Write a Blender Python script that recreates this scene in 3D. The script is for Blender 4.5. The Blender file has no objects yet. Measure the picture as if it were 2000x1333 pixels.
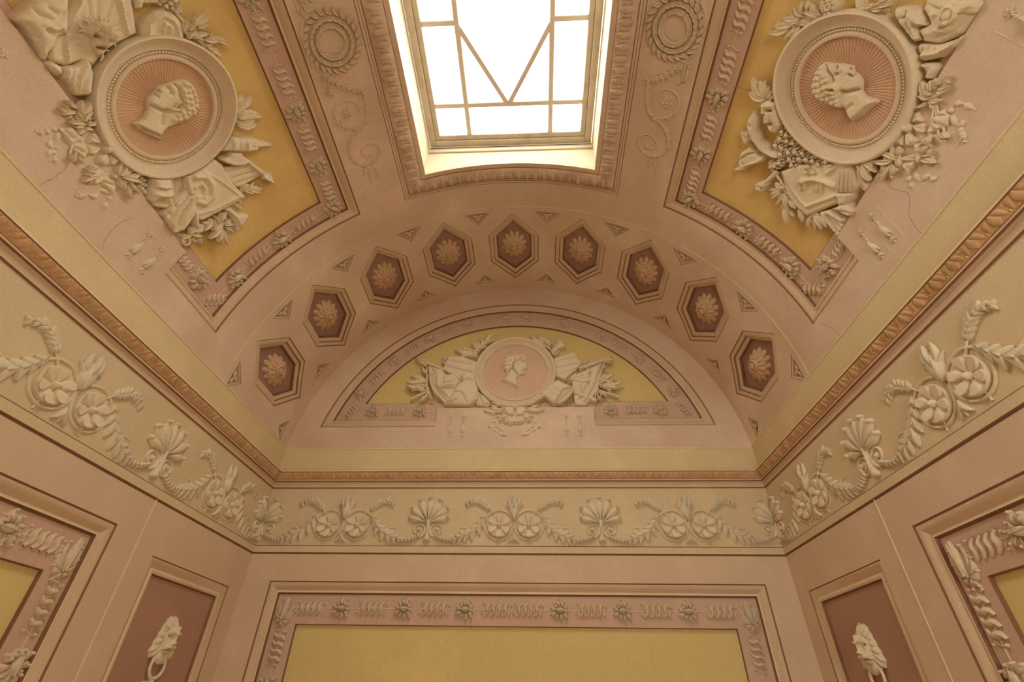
import bpy, math, random
import numpy as np
from mathutils import Matrix, Vector
from mathutils.geometry import delaunay_2d_cdt
scene = bpy.context.scene
col = scene.collection

# ---------------------------------------------------------------- camera
CAMZ = 1.5                      # eye height above the floor
ZS = 1.651 + CAMZ               # springing of the barrel vault
RV = 2.0                        # vault radius = half the room width
D = 3.9031                      # end wall
YB = -1.383                     # rear wall (behind the camera)
YM = 1.26                       # middle of the room, centre of the skylight
cam_data = bpy.data.cameras.new('camera')
cam_data.sensor_width = 36.0
cam_data.lens = 36.0 * 959.61 / 2000.0
cam_data.clip_start = 0.02
cam = bpy.data.objects.new('camera', cam_data)
col.objects.link(cam)
_p, _y, _r = math.radians(37.02396), math.radians(-3.06618), math.radians(1.06503)
_f = Vector((math.sin(_y) * math.cos(_p), math.cos(_y) * math.cos(_p), math.sin(_p)))
_rt = Vector((math.cos(_y), -math.sin(_y), 0))
_up = _rt.cross(_f)
_rt2 = math.cos(_r) * _rt + math.sin(_r) * _up
_up2 = math.cos(_r) * _up - math.sin(_r) * _rt
cam.matrix_world = Matrix(((_rt2.x, _up2.x, -_f.x, 0.1724), (_rt2.y, _up2.y, -_f.y, 0.0),
                           (_rt2.z, _up2.z, -_f.z, CAMZ), (0, 0, 0, 1)))
scene.camera = cam

# ---------------------------------------------------------------- light
world = bpy.data.worlds.new('overcast_sky')
scene.world = world
world.use_nodes = True
_bg = world.node_tree.nodes['Background']
_bg.inputs[0].default_value = (1.0, 0.95, 0.88, 1)
_bg.inputs[1].default_value = 11.0
_pl = bpy.data.lights.new('skylight_portal', 'AREA')
_pl.shape = 'RECTANGLE'; _pl.size = 1.36; _pl.size_y = 2.16
_pl.cycles.is_portal = True
_po = bpy.data.objects.new('skylight_portal', _pl)
_po.location = (0, YM, 3.98 + CAMZ)
col.objects.link(_po)
_pl2 = bpy.data.lights.new('added_window_portal', 'AREA')  # portal of the rear window added for fill light
_pl2.shape = 'RECTANGLE'; _pl2.size = 1.25; _pl2.size_y = 1.7
_pl2.cycles.is_portal = True
_po2 = bpy.data.objects.new('added_window_portal', _pl2)
_po2.location = (1.125, YB - .1, 1.95); _po2.rotation_euler = (math.radians(90), 0, 0)
col.objects.link(_po2)
scene.view_settings.view_transform = 'Standard'
scene.view_settings.look = 'None'
scene.view_settings.exposure = 0.1
scene.view_settings.gamma = 1.0
scene.view_settings.use_curve_mapping = False

# ---------------------------------------------------------------- materials
def srgb(r, g, b):
    f = lambda c: (c / 255 / 12.92) if c / 255 <= 0.04045 else ((c / 255 + 0.055) / 1.055) ** 2.4
    return (f(r), f(g), f(b))

def plaster(name, c, var=0.10, scale=3.0, rough=0.8, bump=0.15, tint=None):
    """painted plaster: soft blotches, fine grain"""
    m = bpy.data.materials.new(name); m.use_nodes = True
    nt = m.node_tree; N = nt.nodes; L = nt.links
    b = N['Principled BSDF']; b.inputs['Roughness'].default_value = rough
    b.inputs['Specular IOR Level'].default_value = 0.25
    tc = N.new('ShaderNodeTexCoord')
    geo = N.new('ShaderNodeNewGeometry')
    n1 = N.new('ShaderNodeTexNoise'); n1.inputs['Scale'].default_value = scale
    n1.inputs['Detail'].default_value = 6; n1.inputs['Roughness'].default_value = 0.62
    L.new(geo.outputs['Position'], n1.inputs['Vector'])
    cr = N.new('ShaderNodeValToRGB')
    k = srgb(*c)
    t = srgb(*tint) if tint else tuple(x * y for x, y in zip(k, (0.86, 0.82, 0.78)))
    d = tuple(a * (1 - var * 2) + q * var * 2 for a, q in zip(k, t))
    l = tuple(min(1, a * (1 + var)) for a in k)
    e = cr.color_ramp.elements
    e[0].position = 0.3; e[0].color = (*d, 1)
    e[1].position = 0.72; e[1].color = (*l, 1)
    em = cr.color_ramp.elements.new(0.52); em.color = (*k, 1)
    L.new(n1.outputs['Fac'], cr.inputs['Fac'])
    n2 = N.new('ShaderNodeTexNoise'); n2.inputs['Scale'].default_value = 90
    n2.inputs['Detail'].default_value = 4
    L.new(geo.outputs['Position'], n2.inputs['Vector'])
    mx = N.new('ShaderNodeMix'); mx.data_type = 'RGBA'; mx.blend_type = 'MULTIPLY'
    mx.inputs['Factor'].default_value = 0.25
    L.new(cr.outputs['Color'], mx.inputs['A']); L.new(n2.outputs['Fac'], mx.inputs['B'])
    gm = N.new('ShaderNodeBrightContrast'); gm.inputs['Bright'].default_value = 0.0
    L.new(mx.outputs['Result'], gm.inputs['Color'])
    L.new(gm.outputs['Color'], b.inputs['Base Color'])
    bp = N.new('ShaderNodeBump'); bp.inputs['Strength'].default_value = bump
    bp.inputs['Distance'].default_value = 0.004
    L.new(n2.outputs['Fac'], bp.inputs['Height']); L.new(bp.outputs['Normal'], b.inputs['Normal'])
    return m

M = dict(
    vault=plaster('vault_plaster', (230, 202, 174), tint=(208, 158, 116), var=0.2, scale=1.7),
    wall=plaster('wall_plaster', (226, 196, 164), tint=(212, 172, 134)),
    frieze=plaster('frieze_plaster', (226, 202, 162)),
    band=plaster('band_plaster', (232, 208, 162)),
    strip=plaster('strip_plaster', (216, 180, 156)),
    mould=plaster('moulding_plaster', (222, 190, 156)),
    line=plaster('painted_line', (146, 104, 76)),
    hi=plaster('pale_fillet', (240, 216, 176)),
    yellow=plaster('yellow_distemper', (230, 204, 136), tint=(218, 196, 116), scale=1.4),
    gold=plaster('gold_distemper', (234, 200, 128), tint=(222, 166, 92), var=0.2, scale=2.0),
    mauve=plaster('mauve_distemper', (186, 144, 122)),
    coffer=plaster('coffer_mauve', (172, 134, 118)),
    rosette=plaster('coffer_rosette', (222, 184, 144), var=0.08, scale=9),
    bar=plaster('glazing_bar_paint', (236, 222, 204), var=0.05, rough=0.5),
    crack=plaster('hairline_crack', (176, 138, 108)),
    medal2=plaster('lunette_medallion_ground', (228, 192, 160), scale=6),
    orn=plaster('ornament_stucco', (240, 220, 186), var=0.06, scale=9),
    orn2=plaster('ornament_stucco_pink', (230, 205, 172), var=0.06, scale=9),
    medal=plaster('medallion_ground', (218, 176, 140), scale=6),
    cornice=plaster('cornice_stucco', (222, 180, 134), tint=(188, 132, 88), var=0.22, scale=14),
    surround=plaster('skylight_surround', (230, 202, 172), tint=(190, 146, 118), var=0.25, scale=9),
    reveal=plaster('reveal_whitewash', (226, 210, 182), var=0.05),
    iron=plaster('skylight_iron', (206, 192, 168), rough=0.6, tint=(150, 136, 112), var=0.15, scale=8),
    floor=plaster('floor_terracotta', (232, 212, 184), scale=5),
    gap=plaster('dark_gap', (70, 60, 50)),
)
_g = bpy.data.materials.new('skylight_glass'); _g.use_nodes = True
_nt = _g.node_tree; _nt.nodes.remove(_nt.nodes['Principled BSDF'])
_t = _nt.nodes.new('ShaderNodeBsdfTransparent'); _t.inputs[0].default_value = (0.95, 0.97, 0.96, 1)
_gl = _nt.nodes.new('ShaderNodeBsdfGlossy'); _gl.inputs['Roughness'].default_value = 0.05
_mx = _nt.nodes.new('ShaderNodeMixShader'); _mx.inputs[0].default_value = 0.05
_nt.links.new(_t.outputs[0], _mx.inputs[1]); _nt.links.new(_gl.outputs[0], _mx.inputs[2])
_nt.links.new(_mx.outputs[0], _nt.nodes['Material Output'].inputs[0])
M['glass'] = _g

# ---------------------------------------------------------------- surfaces
# every surface is seen from inside the room: a runs right, b up, h out of the surface
#   E end wall (x, z)   L left wall (y, z)   R right wall (-y, z)   V vault (arc length, -y)
def W(surf, P):
    P = np.asarray(P, float).reshape(-1, 3)
    a, b, h = P[:, 0], P[:, 1], P[:, 2]
    if surf == 'E': return np.c_[a, D - h, b + ZS]
    if surf == 'L': return np.c_[-RV + h, a, b + ZS]
    if surf == 'R': return np.c_[RV - h, -a, b + ZS]
    if surf == 'V': return np.c_[(RV - h) * np.sin(a / RV), -b, (RV - h) * np.cos(a / RV) + ZS]
    if surf == 'W': return P.copy()
    raise KeyError(surf)

def bend(P):
    """local vault coordinates of a piece that is bent to the vault radius"""
    P = np.asarray(P, float)
    return np.c_[(RV - P[:, 2]) * np.sin(P[:, 0] / RV), P[:, 1], RV - (RV - P[:, 2]) * np.cos(P[:, 0] / RV)]

def frame(surf, a, b, h=0.0, rot=0.0):
    o = W(surf, [(a, b, h)])[0]
    if surf == 'E': e = [(1, 0, 0), (0, 0, 1), (0, -1, 0)]
    elif surf == 'L': e = [(0, 1, 0), (0, 0, 1), (1, 0, 0)]
    elif surf == 'R': e = [(0, -1, 0), (0, 0, 1), (-1, 0, 0)]
    elif surf == 'V':
        t = a / RV
        e = [(math.cos(t), 0, -math.sin(t)), (0, -1, 0), (-math.sin(t), 0, -math.cos(t))]
    else: e = [(1, 0, 0), (0, 1, 0), (0, 0, 1)]
    m = Matrix(((e[0][0], e[1][0], e[2][0], o[0]), (e[0][1], e[1][1], e[2][1], o[1]),
                (e[0][2], e[1][2], e[2][2], o[2]), (0, 0, 0, 1)))
    return m @ Matrix.Rotation(rot, 4, 'Z')

# ---------------------------------------------------------------- objects
def mesh(name, V, F, mats, smooth=True, midx=None, sharp=None):
    me = bpy.data.meshes.new(name)
    me.from_pydata([tuple(map(float, v)) for v in V], [], [tuple(int(i) for i in f) for f in F])
    for m in (mats if isinstance(mats, (list, tuple)) else [mats]): me.materials.append(M[m])
    if smooth: me.polygons.foreach_set('use_smooth', [True] * len(me.polygons))
    if midx is not None: me.polygons.foreach_set('material_index', midx)
    if sharp: me.set_sharp_from_angle(angle=math.radians(sharp))
    me.update()
    return me

def link(name, data, parent=None, mat=None):
    o = bpy.data.objects.new(name, data); col.objects.link(o)
    if parent is not None: o.parent = parent
    if mat is not None: o.matrix_local = mat
    return o

def tag(o, label=None, cat=None, group=None, kind=None):
    if label: o['label'] = label
    if cat: o['category'] = cat
    if group: o['group'] = group
    if kind: o['kind'] = kind
    return o

def thing(name, label, cat, fr, group=None):
    o = link(name, None); o.matrix_world = fr; o.empty_display_size = 0.05
    return tag(o, label, cat, group)

def struct(name, V, F, mats, surf='W', label=None, smooth=False, midx=None, sharp=None):
    o = link(name, mesh(name, W(surf, V), F, mats, smooth, midx, sharp))
    return tag(o, label, None, None, 'structure')

def onsurf(name, surf, geo, mat, parent=None, inv=None, smooth=True, sharp=40, midx=None):
    """a mesh given in surface coordinates; inv = inverse matrix of the thing it belongs to"""
    V = W(surf, geo[0])
    if inv is not None:
        A = np.array(inv); V = V @ A[:3, :3].T + A[:3, 3]
    return link(name, mesh(name, V, geo[1], mat, smooth, midx, sharp), parent)

def local(name, geo, mat, parent=None, m=None, smooth=True, sharp=40):
    """a mesh given in the local coordinates of its thing"""
    return link(name, mesh(name, geo[0], geo[1], mat, smooth, None, sharp), parent, m)

def copy_tree(o, parent=None):
    c = o.copy(); col.objects.link(c)
    if parent is not None:
        c.parent = parent; c.matrix_parent_inverse = o.matrix_parent_inverse.copy(); c.matrix_basis = o.matrix_basis.copy()
    for ch in list(o.children): copy_tree(ch, c)
    return c

ORD = ['first', 'second', 'third', 'fourth', 'fifth', 'sixth', 'seventh', 'eighth', 'ninth', 'tenth',
       'eleventh', 'twelfth', 'thirteenth', 'fourteenth', 'fifteenth', 'sixteenth', 'seventeenth',
       'eighteenth', 'nineteenth', 'twentieth', 'twenty-first', 'twenty-second']

# ---------------------------------------------------------------- shapes (V, F) in a, b, h
def join(*gs):
    V, F, n = [], [], 0
    for g in gs:
        v = np.asarray(g[0], float)
        V.append(v); F += [tuple(i + n for i in f) for f in g[1]]; n += len(v)
    return np.vstack(V), F

def move(g, a=0, b=0, h=0, rot=0, sc=1.0, sa=1.0):
    V = np.array(g[0], float) * sc
    V[:, 0] *= sa
    c, s = math.cos(rot), math.sin(rot)
    x = V[:, 0] * c - V[:, 1] * s + a; y = V[:, 0] * s + V[:, 1] * c + b
    F = g[1] if sa > 0 else [tuple(reversed(f)) for f in g[1]]
    return np.c_[x, y, V[:, 2] + h], F

def cdt(outer, holes, step, step2=None):
    """triangulated sheet (a, b) with holes; grid points every step so that it can be bent"""
    outer = np.asarray(outer, float)
    pts, edges = [], []
    def loop(p):
        n0 = len(pts); p = np.asarray(p, float); q = []
        for i in range(len(p)):
            A, B = p[i], p[(i + 1) % len(p)]
            k = max(1, int(np.ceil(np.hypot(*(B - A)) / step)))
            for j in range(k): q.append(A + (B - A) * j / k)
        pts.extend(q); m = len(q)
        edges.extend([(n0 + i, n0 + (i + 1) % m) for i in range(m)])
    loop(outer)
    for hl in holes: loop(hl)
    lo, hi = outer.min(0), outer.max(0)
    gx = np.arange(lo[0] + step * .5, hi[0], step); gy = np.arange(lo[1] + step * .5, hi[1], step2 or step)
    G = np.array([(x, y) for x in gx for y in gy], float).reshape(-1, 2)
    keep = inside(G, outer) & (pdist(G, outer, True) > step * .3)
    for hl in holes: keep &= ~inside(G, hl) & (pdist(G, hl, True) > step * .3)
    pts.extend(list(G[keep]))
    r = delaunay_2d_cdt([Vector(map(float, q)) for q in pts], edges, [], 0, 1e-6)
    V = np.array([tuple(v) for v in r[0]]); F = []
    T = np.array([V[list(f)].mean(0) for f in r[2]])
    ok = inside(T, outer)
    for hl in holes: ok &= ~inside(T, hl)
    F = [tuple(f) for f, k in zip(r[2], ok) if k]
    return np.c_[V, np.zeros(len(V))], F

def inside(P, poly):
    P = np.asarray(P, float); poly = np.asarray(poly, float)
    r = np.zeros(len(P), bool)
    x, y = P[:, 0], P[:, 1]
    n = len(poly)
    for i in range(n):
        x1, y1 = poly[i]; x2, y2 = poly[(i + 1) % n]
        if y1 == y2: continue
        c = (y1 > y) != (y2 > y)
        r ^= c & (x < (x2 - x1) * (y - y1) / (y2 - y1) + x1)
    return r

def pdist(P, poly, closed=False, near=False):
    P = np.asarray(P, float); poly = np.asarray(poly, float)
    A = poly if closed else poly[:-1]
    B = np.roll(poly, -1, 0) if closed else poly[1:]
    best = np.full(len(P), 1e9); pt = np.zeros((len(P), 2))
    for a, b in zip(A, B):
        d = b - a; L = d @ d
        t = np.clip(((P - a) @ d) / L, 0, 1) if L > 0 else np.zeros(len(P))
        q = a + t[:, None] * d
        e = np.hypot(*(P - q).T)
        m = e < best
        best[m] = e[m]; pt[m] = q[m]
    return (best, pt) if near else best

def relief(poly, th, rd, res, strokes=(), hb=0.0, base=0.0, dome=None):
    """raised relief with outline poly: rounded over rd at the rim, th thick, standing on a skirt
    from base up to hb; strokes (polyline, width, height) model folds, ribs and features"""
    poly = np.asarray(poly, float)
    lo, hi = poly.min(0) - res, poly.max(0) + res
    xs = np.arange(lo[0], hi[0] + res, res); ys = np.arange(lo[1], hi[1] + res, res)
    X, Y = np.meshgrid(xs, ys, indexing='ij')
    P = np.c_[X.ravel(), Y.ravel()]
    dist, near = pdist(P, poly, True, True)
    ins = inside(P, poly)
    sd = np.where(ins, dist, -dist)
    nx, ny = len(xs), len(ys)
    ok = (sd > -0.5 * res).reshape(nx, ny)
    cell = ok[:-1, :-1] & ok[1:, :-1] & ok[:-1, 1:] & ok[1:, 1:]
    used = np.zeros((nx, ny), int)
    for di in (0, 1):
        for dj in (0, 1): used[di:nx - 1 + di, dj:ny - 1 + dj] += cell
    bnd = ((used > 0) & (used < 4)).ravel()
    Q = P.copy(); Q[bnd] = near[bnd]
    d = np.where(bnd, 0, np.maximum(sd, 0))
    t = np.clip(d / rd, 0, 1)
    h = hb + th * np.sqrt(np.maximum(0, 1 - (1 - t) ** 2))
    if dome: h = h + dome * (1 - np.exp(-d / (2.5 * rd)))
    fade = np.clip(d / (rd * .5), 0, 1)
    for s in strokes:
        s0 = np.asarray(s[0], float)
        if s0.ndim == 1: e = np.hypot(*(P - s0).T)
        else: e = pdist(P, s0)
        h = h + fade * s[2] * np.exp(-(e / s[1]) ** 2)
    idx = np.full(nx * ny, -1); um = used.ravel() > 0
    idx[um] = np.arange(um.sum())
    V = np.c_[Q, h][um]
    I = idx.reshape(nx, ny); F = []; E = {}
    for i, j in np.argwhere(cell):
        f = (I[i, j], I[i + 1, j], I[i + 1, j + 1], I[i, j + 1]); F.append(f)
        for k in range(4): E[(f[k], f[(k + 1) % 4])] = 1
    if hb > base:
        low = {}; V = list(map(tuple, V))
        for (u, v) in [e for e in E if (e[1], e[0]) not in E]:
            for w in (u, v):
                if w not in low: low[w] = len(V); V.append((V[w][0], V[w][1], base))
            F.append((v, u, low[u], low[v]))
        V = np.array(V)
    return V, F

def leaf(p0, p1, w, th=0.006, h=0.0, bow=0.0, n=6, wmax=0.42, tip=0.0):
    """pointed leaf with a mid rib: p0 stalk, p1 tip, w half width, bow sideways curve, tip lift"""
    p0 = np.asarray(p0, float); p1 = np.asarray(p1, float)
    d = p1 - p0; L = np.hypot(*d); d = d / L; nn = np.array([-d[1], d[0]])
    V, F = [], []
    for i in range(n + 1):
        t = i / n
        c = p0 + d * L * t + nn * bow * L * 4 * t * (1 - t)
        ww = w * (math.sin(math.pi * min(1, t ** (math.log(.5) / math.log(wmax)))) ** 0.8) if 0 < t < 1 else 0.0
        ww = max(ww, w * .06)
        hh = h + th * (0.35 + 0.65 * math.sin(math.pi * min(1, .15 + t * .85))) + tip * t * t
        for q, z in ((-1, .0), (-.55, .95), (0, .62), (.55, .95), (1, .0)):
            p = c + nn * ww * q
            V.append((p[0], p[1], h * 1.0 + (hh - h) * z if abs(q) < 1 else max(0, h - .002)))
    for i in range(n):
        for j in range(4):
            k = i * 5 + j; F.append((k, k + 5, k + 6, k + 1))
    return np.array(V), [tuple(reversed(f)) for f in F]

def tube(path, r, flat=0.8, h=0.0, ns=6, closed=False):
    """half round strand along path; r number or function of 0..1"""
    path = np.asarray(path, float); n = len(path)
    if closed: T = np.roll(path, -1, 0) - np.roll(path, 1, 0)
    else: T = np.gradient(path, axis=0)
    T = T / np.maximum(1e-9, np.hypot(*T.T))[:, None]; Nn = np.c_[-T[:, 1], T[:, 0]]
    V, F = [], []
    for i in range(n):
        rr = r(i / (n - 1)) if callable(r) else r
        for k in range(ns + 1):
            ph = math.pi * k / ns
            p = path[i] + Nn[i] * rr * math.cos(ph)
            V.append((p[0], p[1], h + rr * flat * math.sin(ph)))
    m = ns + 1
    for i in range(n if closed else n - 1):
        for k in range(ns):
            a = i * m + k; b = ((i + 1) % n) * m + k
            F.append((a, b, b + 1, a + 1))
    return np.array(V), [tuple(reversed(f)) for f in F]

def lathe(prof, n=24, ca=0, cb=0, sa=1.0, sb=1.0, wav=None, rot=0.0):
    """profile (r, h) turned about the surface normal; wav(angle) scales the radius"""
    V, F = [], []
    m = len(prof)
    for i in range(n):
        t = 2 * math.pi * i / n + rot
        k = wav(t) if wav else 1.0
        for r, h in prof: V.append((ca + sa * r * k * math.cos(t), cb + sb * r * k * math.sin(t), h))
    for i in range(n):
        for j in range(m - 1):
            a, b = i * m + j, ((i + 1) % n) * m + j
            F.append((a, b, b + 1, a + 1))
    return np.array(V), F

def dome(ca, cb, ra, rb, h, base=0.0, rot=0.0, n=10, m=3):
    prof = [(math.cos(math.pi / 2 * j / m), math.sin(math.pi / 2 * j / m)) for j in range(m + 1)]
    V = []; F = []
    c, s = math.cos(rot), math.sin(rot)
    for i in range(n):
        t = 2 * math.pi * i / n
        for r, z in prof[:-1]:
            x, y = ra * r * math.cos(t), rb * r * math.sin(t)
            V.append((ca + x * c - y * s, cb + x * s + y * c, base + h * z))
    V.append((ca, cb, base + h))
    for i in range(n):
        i2 = (i + 1) % n
        for j in range(m - 1): F.append((i * m + j, i2 * m + j, i2 * m + j + 1, i * m + j + 1))
        F.append((i * m + m - 1, i2 * m + m - 1, len(V) - 1))
    return np.array(V), F

def offset(path, d, closed):
    """path moved to its left by d, mitred"""
    P = np.asarray(path, float); n = len(P); out = []
    for i in range(n):
        A = P[i - 1] if (closed or i > 0) else None
        B = P[(i + 1) % n] if (closed or i < n - 1) else None
        u = (P[i] - A) if A is not None else (B - P[i]); v = (B - P[i]) if B is not None else u
        u = u / np.hypot(*u); v = v / np.hypot(*v)
        n1 = np.array([-u[1], u[0]]); n2 = np.array([-v[1], v[0]])
        b = n1 + n2; L = b @ b
        out.append(P[i] + (b / L * 2 * d if L > 1e-9 else n1 * d))
    return np.array(out)

def densify(path, step, closed):
    P = np.asarray(path, float); out = []
    n = len(P)
    for i in range(n if closed else n - 1):
        A, B = P[i], P[(i + 1) % n]; k = max(1, int(np.ceil(np.hypot(*(B - A)) / step)))
        for j in range(k): out.append(A + (B - A) * j / k)
    if not closed: out.append(P[-1])
    return np.array(out)

def sweep(path, prof, closed=True, step=0.05):
    """moulding: profile (d to the left of the path, h, material) swept along path with mitres"""
    K = [offset(path, d, closed) for d, *_ in prof]
    # densify every offset copy the same way
    n = len(path); R = []
    base = np.asarray(path, float)
    ks = []
    for i in range(n if closed else n - 1):
        ks.append(max(1, int(np.ceil(np.hypot(*(base[(i + 1) % n] - base[i])) / step))))
    for k in K:
        o = []
        for i, c in enumerate(ks):
            A, B = k[i], k[(i + 1) % n]
            for j in range(c): o.append(A + (B - A) * j / c)
        if not closed: o.append(k[-1])
        R.append(np.array(o))
    m = len(R[0]); V, F, MI = [], [], []
    for r, pr in zip(R, prof): V.append(np.c_[r, np.full(m, pr[1])])
    for j in range(len(prof) - 1):
        for i in range(m if closed else m - 1):
            i2 = (i + 1) % m
            F.append((j * m + i, j * m + i2, (j + 1) * m + i2, (j + 1) * m + i)); MI.append(prof[j][2] if len(prof[j]) > 2 else 0)
    return np.vstack(V), F, MI

def strap(A, B, w, h, step=0.08):
    """thin raised or painted strip from A to B"""
    A = np.asarray(A, float); B = np.asarray(B, float)
    d = B - A; L = np.hypot(*d); d /= L; n = np.array([-d[1], d[0]]) * w / 2
    k = max(1, int(np.ceil(L / step))); V, F = [], []
    for i in range(k + 1):
        c = A + d * L * i / k
        for q, z in ((1, 0), (.7, h), (-.7, h), (-1, 0)): V.append((*(c + n * q), z))
    for i in range(k):
        for j in range(3):
            a = i * 4 + j; F.append((a, a + 1, a + 5, a + 4))
    return np.array(V), [tuple(reversed(f)) for f in F]

def arc(r, t0, t1, n, c=(0, 0)):
    return np.array([(c[0] + r * math.cos(t), c[1] + r * math.sin(t)) for t in np.linspace(t0, t1, n)])

def rect(a0, a1, b0, b1):
    return [(a0, b0), (a1, b0), (a1, b1), (a0, b1)]
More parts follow.
